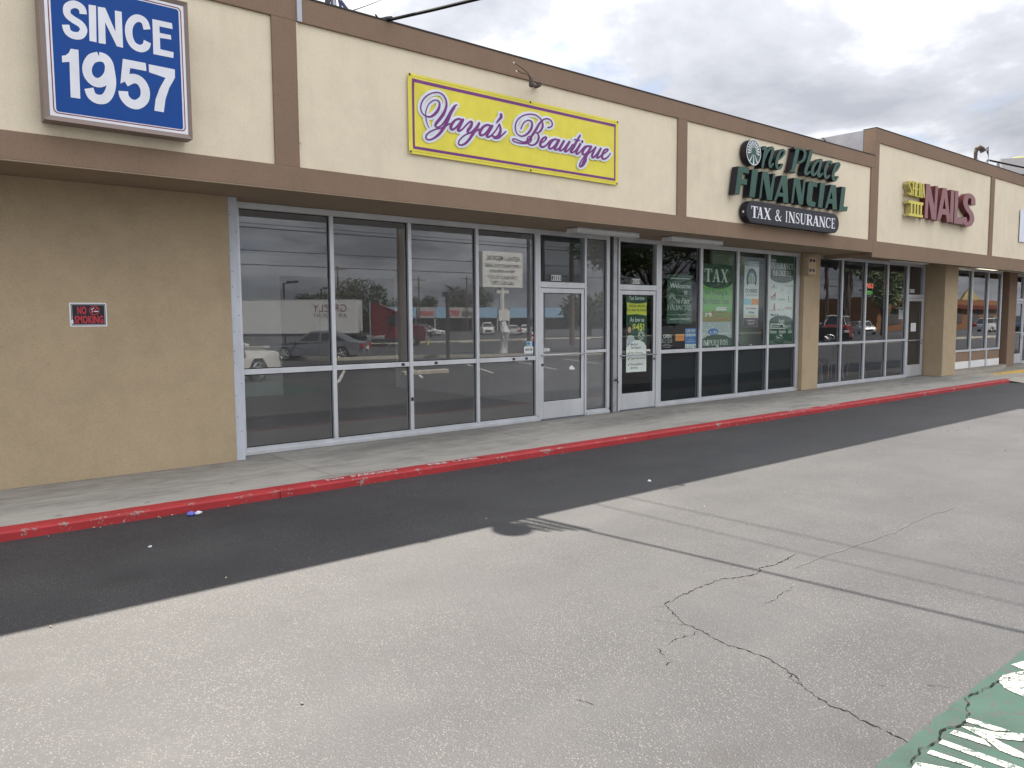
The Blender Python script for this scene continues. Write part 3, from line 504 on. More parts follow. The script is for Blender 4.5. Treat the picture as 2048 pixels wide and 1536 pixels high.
# raised apron below the recessed windows
mb = MB(); ap = [(23.3, -0.30), (24.2, -0.60), (25.4, -0.66), (26.9, -0.52), (28.3, -0.18), (28.3, 0.3), (23.3, 0.3)]
mb.add([(x, y, 0.0) for x, y in ap] + [(x, min(y + .03, .3), 0.085) for x, y in ap], [tuple(range(7, 14))] + [(i, (i+1) % 7, 7 + (i+1) % 7, 7 + i) for i in range(7)])
mb.build('apron_step', M_ramp, walk)

# painted green stall with lettering, cracks, dark line, stains: all sheets on the lot
gz = MB(); gz.quad((1.6, -11.4, G + .003 - .034), (8.6, -11.4, G + .003 - .034), (8.6, -9.0, G + .003), (1.6, -9.0, G + .003))
ge_ = []
x = 1.6; rr_ = random.Random(5)
while x < 8.6:
    ge_.append((x, -7.91 + rr_.uniform(-.006, .006))); x += 0.06
ge_.append((8.6, -7.91))
gz.add([(1.6, -9.0, G + .003)] + [(a, b, G + .003) for a, b in ge_] + [(8.6, -9.0, G + .003)], [tuple(range(len(ge_) + 2))])
gz.build('painted_stall', M_green, lot)
def ground_poly(pts, z, name, mat, parent):
    bm = bmesh.new(); vs = [bm.verts.new((p[0], p[1], z)) for p in pts]
    for i in range(len(vs)): bm.edges.new((vs[i], vs[(i+1) % len(vs)]))
    bmesh.ops.triangle_fill(bm, edges=bm.edges[:], use_beauty=True)
    for f in bm.faces:
        f.normal_update()
        if f.normal.z < 0: f.normal_flip()
    me = bpy.data.meshes.new(name); bm.to_mesh(me); bm.free(); me.materials.append(mat)
    o = bpy.data.objects.new(name, me); COL.objects.link(o); return attach(o, parent)
for p in DATA['green_letters']: ground_poly(p, G + .006, 'road_letter', M_white_road, lot)
def ground_strip(pts, w, z, name, mat, parent, jag=0.0, sub=0.05, taper=True, seed=0):
    r = random.Random(seed); P = [Vector(p) for p in pts]; Q = []
    for a, b in zip(P[:-1], P[1:]):
        n = max(1, int((b - a).length / sub))
        for k in range(n): Q.append(a + (b - a) * k / n)
    Q.append(P[-1]); mb = MB(); L, Rr = [], []
    off = 0
    for i, q in enumerate(Q):
        d = (Q[min(i+1, len(Q)-1)] - Q[max(i-1, 0)]).normalized(); nn = Vector((-d.y, d.x))
        off = off * 0.6 + r.uniform(-1, 1) * jag
        ww = w * ((0.25 + 1.5 * r.random() ** 2) if jag else 1.0)
        if taper and (i in (0, len(Q)-1)): ww *= .2
        c = q + nn * off
        L.append((c.x + nn.x*ww/2, c.y + nn.y*ww/2, z)); Rr.append((c.x - nn.x*ww/2, c.y - nn.y*ww/2, z))
    for i in range(len(Q) - 1): mb.quad(Rr[i], Rr[i+1], L[i+1], L[i])
    return mb.build(name, mat, parent, fix=False)
for p in DATA['green_s']: ground_strip(p, 0.11, G + .006, 'road_letter', M_white_road, lot, sub=.03, taper=False)
for i, (p, w_) in enumerate(DATA['cracks']):
    ground_strip(p, w_ * (.00032 if i in (2, 3) else .00050), G + (.0075 if i in (2, 3) else .0022), 'crack', M_crack, lot, jag=0.010, sub=0.016, seed=i)
for p in DATA['line_paths']: ground_strip(p, 0.016, G + .0022, 'dark_line', M_darkline, lot, jag=0.002, sub=.08, seed=2)  # thin dark line running across the asphalt
# stall lines, wheel stops and the landscape kerb across the lot (seen in the shop glass)
for x in (4.2, 6.9, 9.74, 12.5, 15.2, 17.9, 20.7, 23.5):
    ys_ = [-12.2, -14.5, -16.8] if x < 9 else [-10.1, -13.0, -16.0]
    mb = MB()
    for a, b in zip(ys_[:-1], ys_[1:]):
        dx = 0.55 * (-a + ys_[0]); dx2 = 0.55 * (-b + ys_[0])
        mb.quad((x + dx2, b, lot_z(b) + .005), (x + dx2 + .11, b, lot_z(b) + .005), (x + dx + .11, a, lot_z(a) + .005), (x + dx, a, lot_z(a) + .005))
    mb.build('stall_line', M_stripe, lot)
M_island = plain('island_concrete', (0.42, 0.40, 0.34), 0.85, var=0.15)
isl = MB(); ip = [(9, -30.5), (13, -29.2), (15.7, -27.4), (16.7, -24.3), (18.6, -23.8), (20.2, -23.9), (22.8, -20.8), (28, -18.5), (36, -17), (50, -15.5), (80, -15.5)]
for a, b in zip(ip[:-1], ip[1:]):
    za, zb = lot_z(a[1]), lot_z(b[1])
    isl.add([(a[0], a[1], za), (b[0], b[1], zb), (b[0], b[1] - .2, zb), (a[0], a[1] - .2, za), (a[0], a[1], za + .15), (b[0], b[1], zb + .15), (b[0], b[1] - .2, zb + .15), (a[0], a[1] - .2, za + .15)], [(4, 5, 6, 7), (0, 1, 5, 4), (3, 7, 6, 2)])
tag(isl.build('island_kerb', M_island), kind='structure')
stk = tag(box('far_kerb', M_island, None, -60, 140, -56.2, -55.9, -0.9, -0.55), kind='structure')

# ================================================================== the shop building
bld = thing('retail_building', 'cream stucco shop block with brown trim, big windows, and a banner over the vacant unit', 'building', (6, 0, 0))
salon = thing('salon_building', 'taller stucco building at the right end with brown trim and a nail salon', 'building', (28, 0, 0))
def trim(p, x0, x1, z0, z1): return box('trim_band', M_brown, p, x0, x1, YF, YF + .27, z0, z1, bevel=0.006)
def panel(p, x0, x1, z0, z1): return box('fascia_panel', M_cream, p, x0 + .0005, x1 - .0005, YF + .028, YF + .26, z0 + .0005, z1 - .0005)
ZB, ZCB, ZCT, ZT = 3.055, 3.305, 4.845, 5.105
trim(bld, -8, 16.897, ZB, ZCB); trim(bld, -8, 16.897, ZCT, ZT)
for a, b in ((-8, -7.75), (3.416, 3.69), (10.184, 10.42), (16.745, 16.897)):
    box('pilaster', M_brown, bld, a, b, YF, YF + .27, ZCB + .0006, ZCT - .0006)
for a, b in ((-7.75, 3.416), (3.69, 10.184), (10.42, 16.745)): panel(bld, a, b, ZCB, ZCT)
box('drip_edge', M_soffit, bld, -8, 16.897, YF - .006, YF + .03, ZB - .014, ZB - .0006)
box('coping', M_rooftop, bld, -8, 16.897, YF - .008, YF + .29, ZT + .0005, ZT + .016)
box('soffit', M_soffit, bld, -8, 16.897, YF + .031, 0.2, ZB - .004, ZB + .12)
box('roof', M_roof, bld, -8, 16.897, YF + .28, 16, 4.45, 4.55)
box('rear_wall', M_tan, bld, -8, 16.897, 15.8, 16, 0, 4.45)
# salon fascia: taller and hanging a little lower
SB, SCB, SCT, ST = 2.958, 3.295, 5.405, 5.70
trim(salon, 16.90, 46, SB, SCB); trim(salon, 16.90, 46, SCT, ST)
for a, b in ((16.90, 17.085), (23.57, 23.83), (30.4, 30.66), (45.7, 46)):
    box('pilaster', M_brown, salon, a, b, YF, YF + .27, SCB + .0006, SCT - .0006)
for a, b in ((17.085, 23.57), (23.83, 30.4), (30.66, 45.7)): panel(salon, a, b, SCB, SCT)
box('coping', M_rooftop, salon, 16.90, 46, YF - .008, YF + .29, ST + .0005, ST + .016)
box('drip_edge', M_soffit, salon, 16.90, 46, YF - .006, YF + .03, SB - .014, SB - .0006)
box('soffit', M_soffit, salon, 16.92, 46, YF + .27, 0.2, SB + .102, SB + .2)
box('soffit_return', M_soffit, salon, 16.90, 16.92, YF + .27, 0.0, SB, SB + .0955)
mb = MB(); mb.add([(16.9, YF + .28, 4.56), (17.0, YF + .28, 4.56), (17.0, 9, 4.56), (16.9, 9, 4.56), (16.9, YF + .28, 5.695), (17.0, YF + .28, 5.695), (17.0, 9, 5.78), (16.9, 9, 5.78)], [(0,3,2,1),(4,5,6,7),(0,1,5,4),(1,2,6,5),(2,3,7,6),(3,0,4,7)])
mb.build('parapet_side', M_roof, salon)
box('roof', M_roof, salon, 17.0, 46, YF + .28, 16, 4.9, 5.0)
box('rear_wall', M_tan, salon, 16.9, 46, 15.8, 16, 0, 4.9)
# walls and piers at the walk
box('wall', M_tan, bld, -8, 3.185, -.28, -.06, 0.002, ZB - .006)
box('wall', M_brown, bld, -8, 3.185, -.052, .12, 0.002, ZB - .006)
box('wall_joint', M_gasket, bld, -8, 3.184, -.276, -.07, 0.0016, .0019)
box('steel_post', M_postpaint, bld, 3.192, 3.298, -.262, -.05, 0.002, ZB - .006, bevel=.004)
box('gap_filler', M_gasket, bld, 3.30, 3.345, -.03, .12, 0.002, ZB - .006)
rb = random.Random(9)
for k in range(14):
    z = 0.35 + k * 0.19 + rb.uniform(-.05, .05); x = rb.choice((3.206, 3.215, 3.262, 3.276))
    MB().tube([(x, -.2635, z), (x, -.266, z)], 0.0055, 8).build('bolt_head', M_dkmetal, bld)
box('pier', M_tan, bld, 15.93, 16.62, -.09, .5, 0.002, ZB - .006, bevel=.01)
box('pier', M_tan, salon, 22.42, 23.29, -.50, .5, 0.002, SB + .100, bevel=.01)
box('pier', M_brown, salon, 28.3, 28.98, -.17, .5, 0.002, SB + .100, bevel=.01)
box('return_wall', M_brown, salon, 23.30, 23.515, -.12, .5, 0.002, SB + .100)
box('wall', M_tan, salon, 34.2, 46, 0, .3, 0.002, SB + .1)
box('gap_strip', M_gasket, bld, 9.80, 9.852, .02, .12, 0.004, ZB - .006)  # black strip standing in for the dark gap beside the post
box('steel_post', M_galv, bld, 9.858, 9.952, -.03, .10, 0.003, ZB - .006, bevel=.004)
box('gap_filler', M_gasket, bld, 9.955, 10.008, .02, .12, 0.004, ZB - .006)
# hose tap low on the post between the two doors
tp = MB(); tp.tube([(9.905, -.03, .56), (9.905, -.10, .56)], .012, 8); tp.tube([(9.905, -.085, .56), (9.905, -.10, .515)], .013, 8); tp.tube([(9.865, -.07, .59), (9.945, -.07, .59)], .008, 6); tp.tube([(9.905, -.07, .56), (9.905, -.07, .592)], .006, 6)
tp.build('hose_tap', M_dkmetal, bld)
# roof-edge downspout beside the pilaster
ds = MB(); ds.box(3.700, 3.752, YF - .022, YF - .002, 4.845, 5.13); ds.build('downspout', M_postpaint, bld)
ds = MB(); ds.box(3.694, 3.716, YF + .008, YF + .027, 3.57, 4.84); ds.build('cable_cover', M_cream, bld)

# ------------------------------------------------------------------ storefronts
def frame_bar(mb, x0, x1, z0, z1, y0=0.0, y1=0.10): mb.box(x0, x1, y0, y1, z0, z1)
def pane(parent, x0, x1, z0, z1, gm, y=0.05): return box('pane', gm, parent, x0 - .008, x1 + .008, y, y + .006, z0 - .008, z1 + .008)
def bead(mb, x0, x1, z0, z1, y=0.046, t=0.010):
    for a in ((x0, x1, z0, z0 + t), (x0, x1, z1 - t, z1), (x0, x0 + t, z0 + t, z1 - t), (x1 - t, x1, z0 + t, z1 - t)): mb.box(a[0], a[1], y - .006, y + .003, a[2], a[3])
def storefront(parent, x0, x1, bays, gm, z_head, z_sill=0.09, z_mid=(0.985, 1.05), lower=None, mat=None, yo=0.0, z0=0.003, name='storefront_frame'):
    """bays: list of (xa, xb) glass bays; mullions fill what is between them"""
    mat = mat or M_alu
    f = MB()
    f.box(x0, x1, 0.0 + yo, 0.10 + yo, z_head - .075, z_head)
    fr = f.build(name, mat, parent, bevel=.003)
    box('sill', mat, fr, x0, x1, -.012 + yo, .10 + yo, z0, z0 + (z_sill - z0) * .55, bevel=.003)
    box('sill_cap', mat, fr, x0, x1, .012 + yo, .10 + yo, z0 + (z_sill - z0) * .55 + .001, z_sill, bevel=.002)
    edges = [x0] + [v for b in bays for v in b] + [x1]
    for a, b in zip(edges[0::2], edges[1::2]):
        if b - a > .004: box('mullion', mat, fr, a, b, 0.0 + yo, .10 + yo, z_sill + .001, z_head - .076, bevel=.003)
    bd = MB()
    for i, (a, b) in enumerate(bays):
        if z_mid:
            box('mid_rail', mat, fr, a + .0006, b - .0006, .006 + yo, .094 + yo, z_mid[0], z_mid[1], bevel=.003)
            pane(fr, a, b, z_mid[1], z_head - .076, gm, .05 + yo)
            bead(bd, a + .001, b - .001, z_mid[1] + .001, z_head - .077, .046 + yo)
            pane(fr, a, b, z_sill + .001, z_mid[0], lower or gm, .05 + yo)
            bead(bd, a + .001, b - .001, z_sill + .002, z_mid[0] - .001, .046 + yo)
        else:
            pane(fr, a, b, z_sill, z_head - .076, gm, .05 + yo)
            bead(bd, a + .001, b - .001, z_sill + .002, z_head - .077, .046 + yo)
    bd.build('gasket', M_gasket, fr)
    return fr
def shop_door(parent, x0, x1, gm, z_head, z_top=2.13, swing='L', yo=0.0, kick=0.30, rail=(1.06, 1.115), transom=None, jw=0.045):
    """aluminium door with transom light between jambs x0 and x1"""
    f = MB(); f.box(x0, x0 + jw, yo, .10 + yo, .003, z_head - .001); fj = f.build('door_frame', M_alu, parent, bevel=.003)
    box('jamb', M_alu, fj, x1 - jw, x1, yo, .10 + yo, .003, z_head - .001, bevel=.003)
    a, b = x0 + jw + .001, x1 - jw - .001
    box('head', M_alu, fj, a, b, yo, .10 + yo, z_head - .075, z_head - .001, bevel=.003)
    box('transom_bar', M_alu, fj, a, b, yo, .10 + yo, z_top + .008, z_top + .10, bevel=.003)
    pane(fj, a, b, z_top + .101, z_head - .076, transom or gm, .05 + yo)
    box('threshold', M_aludk, fj, a, b, -.02 + yo, .10 + yo, .003, .014)
    # leaf
    la, lb = a + .006, b - .006; sw = 0.062; st = 0.058
    d = MB(); d.box(la, la + sw, .012 + yo, .060 + yo, .02, z_top); leaf = d.build('door', M_alu, parent, bevel=.003)
    leaf['label'] = 'narrow framed glass shop door'
    box('stile', M_alu, leaf, lb - sw, lb, .012 + yo, .060 + yo, .02, z_top, bevel=.003)
    box('top_rail', M_alu, leaf, la + sw + .0006, lb - sw - .0006, .013 + yo, .059 + yo, z_top - .075, z_top - .001, bevel=.003)
    box('kick_panel', M_alu, leaf, la + sw + .0006, lb - sw - .0006, .010 + yo, .058 + yo, .021, kick, bevel=.003)
    pane(leaf, la + sw, lb - sw, kick + .001, z_top - .076, gm, .034 + yo)
    bd = MB(); bead(bd, la + sw + .001, lb - sw - .001, kick + .002, z_top - .077, .030 + yo); bd.build('gasket', M_gasket, leaf)
    mb = MB(); mb.tube([(la + .01, -.035 + yo, rail[0]), (lb - .01, -.035 + yo, rail[0])], .013, 8)
    for xx in (la + .03, lb - .03): mb.tube([(xx, -.035 + yo, rail[0]), (xx, .013 + yo, rail[0])], .016, 8)
    mb.build('push_bar', M_alu if rail[1] - rail[0] > .03 else M_galv, leaf, smooth=True)
    lx = la + .032 if swing == 'R' else lb - .032
    mb = MB(); mb.tube([(lx, .012 + yo, .90), (lx, .000 + yo, .90)], .02, 10); mb.build('lock_cylinder', M_dkmetal, leaf)
    return leaf

# vacant unit, address 10242
fa = storefront(bld, 3.35, 8.155, [(3.415, 4.578), (4.634, 5.752), (5.808, 6.922), (6.976, 8.095)], M_clear, ZB - .008)
da = shop_door(bld, 8.157, 9.235, M_clear, ZB - .008, swing='R', transom=M_tinted)
box('transom_backing', M_blackfilm, bld, 8.21, 9.18, .10, .112, 2.24, 2.97)
fs_ = storefront(bld, 9.237, 9.797, [(9.2385, 9.725)], M_clear, ZB - .008, z_mid=(1.06, 1.11))
for x, z in ((5.62, 1.018), (6.17, 1.018), (7.62, 1.018), (7.88, 1.018)): box('black_clip', M_black, fa, x, x + .045, -.002, .0055, z - .018, z + .018)
box('black_clip', M_black, fa, 5.762, 5.80, -.006, -.0005, .50, .55)
# financial office, address 10240
db = shop_door(bld, 10.012, 11.075, M_tinted, ZB - .008, kick=.305, rail=(.985, 1.0))
fb = storefront(bld, 11.077, 15.915, [(11.176, 12.325), (12.404, 13.535), (13.607, 14.66), (14.728, 15.795)], M_tinted, ZB - .008, lower=M_spandrel)
box('lower_backing', M_blackfilm, bld, 11.10, 15.80, .10, .115, .05, .99)
# nail salon
fc = storefront(salon, 16.63, 21.34, [(16.685, 17.79), (17.854, 18.96), (19.024, 20.145), (20.209, 21.275)], M_wavy, SB + .095, z_mid=(.99, 1.045))
dc = shop_door(salon, 21.342, 22.36, M_wavy, SB + .095, kick=.33, rail=(1.0, 1.02))
# recessed dark windows over a brown wainscot
fd = storefront(salon, 23.52, 27.86, [(23.585, 24.23), (24.32, 25.39), (25.49, 26.66), (26.75, 27.77)], M_wavy, SB + .098, z_sill=.645, z_mid=None, yo=-.10, z0=.585)
for a, b in ((23.52, 24.228), (24.322, 25.388), (25.492, 26.658), (26.752, 27.86)):
    box('wainscot_panel', M_brown, salon, a, b, -.085, .1, .30, .582)
    box('wainscot_base', M_whitepaint, salon, a, b, -.095, .1, .088, .298)
for a in (24.23, 25.39, 26.66): box('mullion', M_alu, salon, a + .003, a + .088, -.12, -.02, .088, .583)
dd = shop_door(salon, 29.05, 30.55, M_wavy, SB + .095, kick=.35, yo=.1)
fe = storefront(salon, 30.56, 34.18, [(30.62, 32.3), (32.36, 34.1)], M_wavy, SB + .095, yo=.1)

# ------------------------------------------------------------------ rooms behind the glass
def room(parent, x0, x1, y1, wall, floor, ceil, zc=3.0, y0=.13):
    box('room_floor', floor, parent, x0, x1, y0 - .02, y1, -.05, .003)
    box('room_ceiling', ceil, parent, x0, x1, y0, y1, zc + .05, zc + .1)
    box('room_wall', wall, parent, x0 - .1, x0, y0, y1, .0, zc + .05)
    box('room_wall', wall, parent, x1, x1 + .1, y0, y1, .0, zc + .05)
room(bld, 3.0, 9.78, 7.1, M_inwall, M_infloor, M_inceil)
box('back_wall', M_inwall, bld, 3.0, 6.9, 7.1, 7.2, 0, 3.05)
box('back_wall', M_inwall, bld, 6.9, 9.9, 7.1, 7.2, 2.62, 3.05)
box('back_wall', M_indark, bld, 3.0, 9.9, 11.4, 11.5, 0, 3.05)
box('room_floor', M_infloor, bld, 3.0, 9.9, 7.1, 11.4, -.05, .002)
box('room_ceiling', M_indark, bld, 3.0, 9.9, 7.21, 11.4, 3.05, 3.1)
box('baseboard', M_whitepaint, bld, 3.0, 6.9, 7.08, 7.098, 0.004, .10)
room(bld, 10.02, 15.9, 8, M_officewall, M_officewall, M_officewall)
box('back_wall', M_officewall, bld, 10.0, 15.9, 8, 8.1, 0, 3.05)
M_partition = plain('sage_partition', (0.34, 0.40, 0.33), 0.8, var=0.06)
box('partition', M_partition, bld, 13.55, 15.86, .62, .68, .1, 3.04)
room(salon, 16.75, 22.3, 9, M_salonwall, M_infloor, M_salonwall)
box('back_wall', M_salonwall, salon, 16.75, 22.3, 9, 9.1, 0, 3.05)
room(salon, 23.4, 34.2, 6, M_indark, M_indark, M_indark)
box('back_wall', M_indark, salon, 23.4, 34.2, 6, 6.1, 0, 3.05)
# ================================================================== signs and letters
M_blue = flat('sign_blue', (0.004, 0.062, 0.285), 0.45, spec=0.25)
M_signwhite = flat('sign_white', (0.78, 0.79, 0.84), 0.4)
M_maroon = flat('sign_maroon', (0.22, 0.025, 0.06), 0.45)
M_signframe = plain('brown_sign_frame', (0.235, 0.175, 0.150), 0.5, var=0.08, vscale=4)
M_yel = flat('banner_yellow', (0.78, 0.685, 0.075), 0.55)
M_pur = flat('banner_purple', (0.185, 0.032, 0.20), 0.5)
M_halo = flat('banner_white', (0.74, 0.78, 0.86), 0.55)
M_chgreen = flat('channel_letter_green', (0.022, 0.088, 0.060), 0.42)
M_chside = flat('channel_letter_black_return', (0.010, 0.010, 0.018), 0.4)
M_capsule = flat('capsule_charcoal', (0.014, 0.015, 0.024), 0.5)
M_chyellow = plain('faded_yellow_acrylic', (0.72, 0.62, 0.10), 0.5, var=0.08, vscale=14)
M_chyside = plain('dirty_yellow_return', (0.42, 0.36, 0.13), 0.6, var=0.25, vscale=9)
M_chpink = plain('faded_red_acrylic', (0.265, 0.115, 0.125), 0.5, var=0.16, vscale=9)
M_chpside = plain('dark_red_return', (0.13, 0.020, 0.022), 0.45, var=0.25, vscale=9)

# ---- blue wall sign
YS = YF - .16
sg = thing('wall_sign', 'large blue lighted wall sign in a brown frame reading SINCE 1957', 'sign', (1.9, YF, 4.0))
X0, X1, Z0, Z1 = 1.258, 2.508, 3.405, 4.692
XT = 5.6 if False else Z1
cab = MB(); cab.box(X0 + .01, X1 - .01, YS + .012, YF - .001, Z0 + .01, Z1 - .01); cab.build('cabinet', M_signframe, sg)
def sign_bar(a, b, c, d, e, f):           # bevelled frame bar: outer edge, inner edge recessed
    mb = MB(); mb.add([a, b, c, d, e, f], [(0, 1, 2, 3), (3, 2, 5, 4)]); return mb
ro, ri = YS - .012, YS + .006
O = [(X0, Z0), (X1, Z0), (X1, Z1), (X0, Z1)]; I = [(X0 + .05, Z0 + .048), (X1 - .04, Z0 + .048), (X1 - .04, Z1 - .045), (X0 + .05, Z1 - .045)]
for k in range(4):
    o0, o1, i0, i1 = O[k], O[(k+1) % 4], I[k], I[(k+1) % 4]
    mb = MB(); mb.add([(o0[0], YF, o0[1]), (o1[0], YF, o1[1]), (o1[0], ro, o1[1]), (o0[0], ro, o0[1]), (i1[0], ri, i1[1]), (i0[0], ri, i0[1])], [(0, 1, 2, 3), (3, 2, 4, 5)])
    mb.build('frame_bar', M_signframe, sg)
def rrect(x0, x1, z0, z1, r, n=6):
    p = []
    for cx_, cz_, a0 in ((x1 - r, z0 + r, -90), (x1 - r, z1 - r, 0), (x0 + r, z1 - r, 90), (x0 + r, z0 + r, 180)):
        for k in range(n + 1):
            a = R(a0 + 90 * k / n); p.append((cx_ + r * math.cos(a), cz_ + r * math.sin(a)))
    return p
MB().poly(rrect(X0 + .045, X1 - .035, Z0 + .043, Z1 - .040, .004), y=YS + .004).build('sign_face', M_signwhite, sg, fix=False)
MB().poly(rrect(X0 + .071, X1 - .058, Z0 + .066, Z1 - .062, .04), [rrect(X0 + .080, X1 - .067, Z0 + .075, Z1 - .071, .034)[::-1]], y=YS + .0025).build('sign_stripe', M_maroon, sg, fix=False)
MB().poly(rrect(X0 + .094, X1 - .082, Z0 + .084, Z1 - .082, .022), y=YS + .0025).build('blue_field', M_blue, sg, fix=False)
sp_, sr_ = DATA['since_poly'], DATA['since_rib']
for polys, ribs in (((), (0,)), ((0,), ()), ((1,), ()), ((), (1,)), ((2,), ()), ((3,), ()), ((), (2, 3)), ((5,), (4,)), ((4,), ())):     # S I N C E 1 9 5 7
    mb = MB()
    for i in polys: mb.poly(sp_[i], y=YS + .001)
    for i in ribs: mb.ribbon(sr_[i][0], sr_[i][1], sr_[i][2], YS + .0002 * i - .0008, flat=True, sub=8)
    mb.build('letter', M_signwhite, sg, fix=False)

# ---- yellow banner
ban = thing('vinyl_banner', 'yellow vinyl banner with purple script on the fascia over the vacant unit', 'banner', (6.9, YF, 4.1))
BX0, BX1, BZ0, BZ1 = 5.085, 8.760, 3.636, 4.578
BY = YF - .006
def ban_y(x, z):
    u = (x - BX0) / (BX1 - BX0); v = (z - BZ0) / (BZ1 - BZ0)
    e = max(0.0, min(u, 1 - u, v * .6, (1 - v) * .6) * 4); e = min(1, e)
    f1 = math.exp(-((u * 3.9 - (1 - v) * 1.35) / .10) ** 2) * max(0, 1 - u * 3.6) * .009        # creases pulled from the corner ties
    f2 = math.exp(-(((1 - u) * 3.9 - (1 - v) * 3.2) / .22) ** 2) * max(0, 1 - (1 - u) * 3.0) * .007
    f3 = math.exp(-((u * 3.9 - v * 2.6) / .2) ** 2) * max(0, 1 - u * 3.5) * .006
    return BY + .003 - .004 * math.sin(u * 9.0 + v * 2) * e * .5 - f1 - f2 - f3
def ban_sheet(x0, x1, z0, z1, d, nx, nz):
    mb = MB(); vs = []
    for j in range(nz + 1):
        for i in range(nx + 1):
            x = x0 + (x1 - x0) * i / nx; z = z0 + (z1 - z0) * j / nz
            vs.append((x, ban_y(x, z) - d, z))
    return mb.add(vs, [(j*(nx+1)+i, j*(nx+1)+i+1, (j+1)*(nx+1)+i+1, (j+1)*(nx+1)+i) for j in range(nz) for i in range(nx)])
ban_sheet(BX0, BX1, BZ0, BZ1, .0, 120, 40).build('banner_sheet', M_yel, ban, fix=False, smooth=True)
bo = MB()
for a in ((BX0 + .055, BX1 - .055, BZ1 - .098, BZ1 - .058, 100, 2), (BX0 + .055, BX1 - .055, BZ0 + .058, BZ0 + .092, 100, 2), (BX0 + .055, BX0 + .085, BZ0 + .092, BZ1 - .098, 2, 30), (BX1 - .085, BX1 - .055, BZ0 + .092, BZ1 - .098, 2, 30)):
    s_ = ban_sheet(a[0], a[1], a[2], a[3], .0015, a[4], a[5]); bo.add(s_.v, s_.f)
bo.build('banner_border', M_pur, ban, fix=False)
# hems welded along top and bottom
he = MB()
for a in ((BX0, BX1, BZ1 - .035, BZ1 - .031, 100, 1), (BX0, BX1, BZ0 + .030, BZ0 + .034, 100, 1)):
    s_ = ban_sheet(a[0], a[1], a[2], a[3], .0012, a[4], a[5]); he.add(s_.v, s_.f)
he.build('hem_weld', flat('banner_hem', (0.42, 0.36, 0.05), 0.6), ban, fix=False)
halo = MB(); ink = MB()
for key in ('yaya', 'beautique'):
    for i, (p, w_, a) in enumerate(DATA[key]):
        k = .0052 + i * .0004 if key == 'yaya' else .0052 + i * .0003
        halo.ribbon(p, [v * .72 + .062 for v in w_], a, BY - k - .004, sub=5)
        ink.ribbon(p, [v * 1.08 for v in w_], a, BY - k - .010, sub=6)
def drape(mb, base):          # the print lies on the cloth: follow its creases
    mb.v = [(x, y + (ban_y(x, z) - BY), z) for x, y, z in mb.v]
drape(halo, 0); drape(ink, 0)
halo.build('script_halo', M_halo, ban, fix=False); ink.build('script_lettering', M_pur, ban, fix=False)
gr = MB()
for x in (BX0 + .022, (BX0 + BX1) / 2 + .1, BX1 - .022):
    for z in (BZ0 + .02, BZ1 - .018): gr.tube([(x, ban_y(x, z) - .004, z), (x, ban_y(x, z) + .003, z)], .014, 10)
gr.build('grommet', M_dkmetal, ban)

# ---- green channel letters over the office
fin = thing('channel_letter_sign', 'dark green channel letter sign with a round sunrise emblem over the tax office', 'sign', (13.4, YF, 4.1))
YL = YF - .13
for o, hs in DATA['financial']:
    MB().poly(o, hs, y=YL + .003, yb=YF - .001).build('letter_return', M_chside, fin, fix=True)
    MB().poly(o, hs, y=YL).build('letter_face', M_chgreen, fin, fix=False)
face = MB(); side = MB()
groups = ((0,), (1,), (2,), (3, 4, 5), (6,), (7,), (8,), (9,), (10,))
nst = len(DATA['oneplace'])
sets = {0: [0, 1], 1: [2], 2: [3, 4, 5], 3: [6], 4: [7, 8], 5: [9], 6: [10]}
for k, ids in sets.items():
    face = MB(); side = MB()
    for q, i in enumerate(ids):
        if i >= nst: continue
        p, w_, a = DATA['oneplace'][i]
        side.ribbon(p, [v * 1.06 for v in w_], a, YL + .004 + q * .0006, YF - .001, sub=5, flat=(k == 2))
        face.ribbon(p, w_, a, YL - q * .0006, sub=6, flat=(k == 2))
    side.build('letter_return', M_chside, fin, fix=False); face.build('letter_face', M_chgreen, fin, fix=False)
EX, EZ, ER = 12.1156, 4.5352, 0.2235
def circ(cx_, cz_, r, n=40, a0=0, a1=360, asp=1.0): return [(cx_ + r * math.cos(R(a0 + (a1 - a0) * k / n)) * asp, cz_ + r * math.sin(R(a0 + (a1 - a0) * k / n))) for k in range(n + (0 if abs(a1 - a0) == 360 else 1))]
MB().poly(circ(EX, EZ, ER), y=YL + .002, yb=YF - .001).build('emblem_can', M_chside, fin)
def emblem(parent, ex, ez, er, y, green, white, asp=1.0, name='emblem'):
    e = MB().poly(circ(ex, ez, er * .95, asp=asp), y=y).build(name, green, parent, fix=False)
    mb = MB(); mb.poly(circ(ex, ez, er, asp=asp), [circ(ex, ez, er * .93, asp=asp)[::-1]], y=y - .001)
    for k in range(13):
        a = R(-12 + 204 * k / 12); da_ = R(4.6)
        mb.poly([(ex + er * r_ * math.cos(a + s_ * da_) * asp, ez + er * .06 + er * r_ * math.sin(a + s_ * da_)) for r_, s_ in ((.30, -.5), (.80, -1), (.80, 1), (.30, .5))], y=y - .0008)
    for dx, w_ in ((-.55, .14), (0, .16), (.55, .14)):
        mb.poly([(ex + er * (dx * .22 - .015) * asp, ez - er * .16), (ex + er * (dx * .98 - w_ / 2) * asp, ez - er * (.90 if dx == 0 else .74)), (ex + er * (dx * .98 + w_ / 2) * asp, ez - er * (.90 if dx == 0 else .74)), (ex + er * (dx * .22 + .015) * asp, ez - er * .16)], y=y - .0008)
    mb.build('emblem_rays', white, parent, fix=False)
emblem(fin, EX, EZ, ER, YL, M_chgreen, M_signwhite)
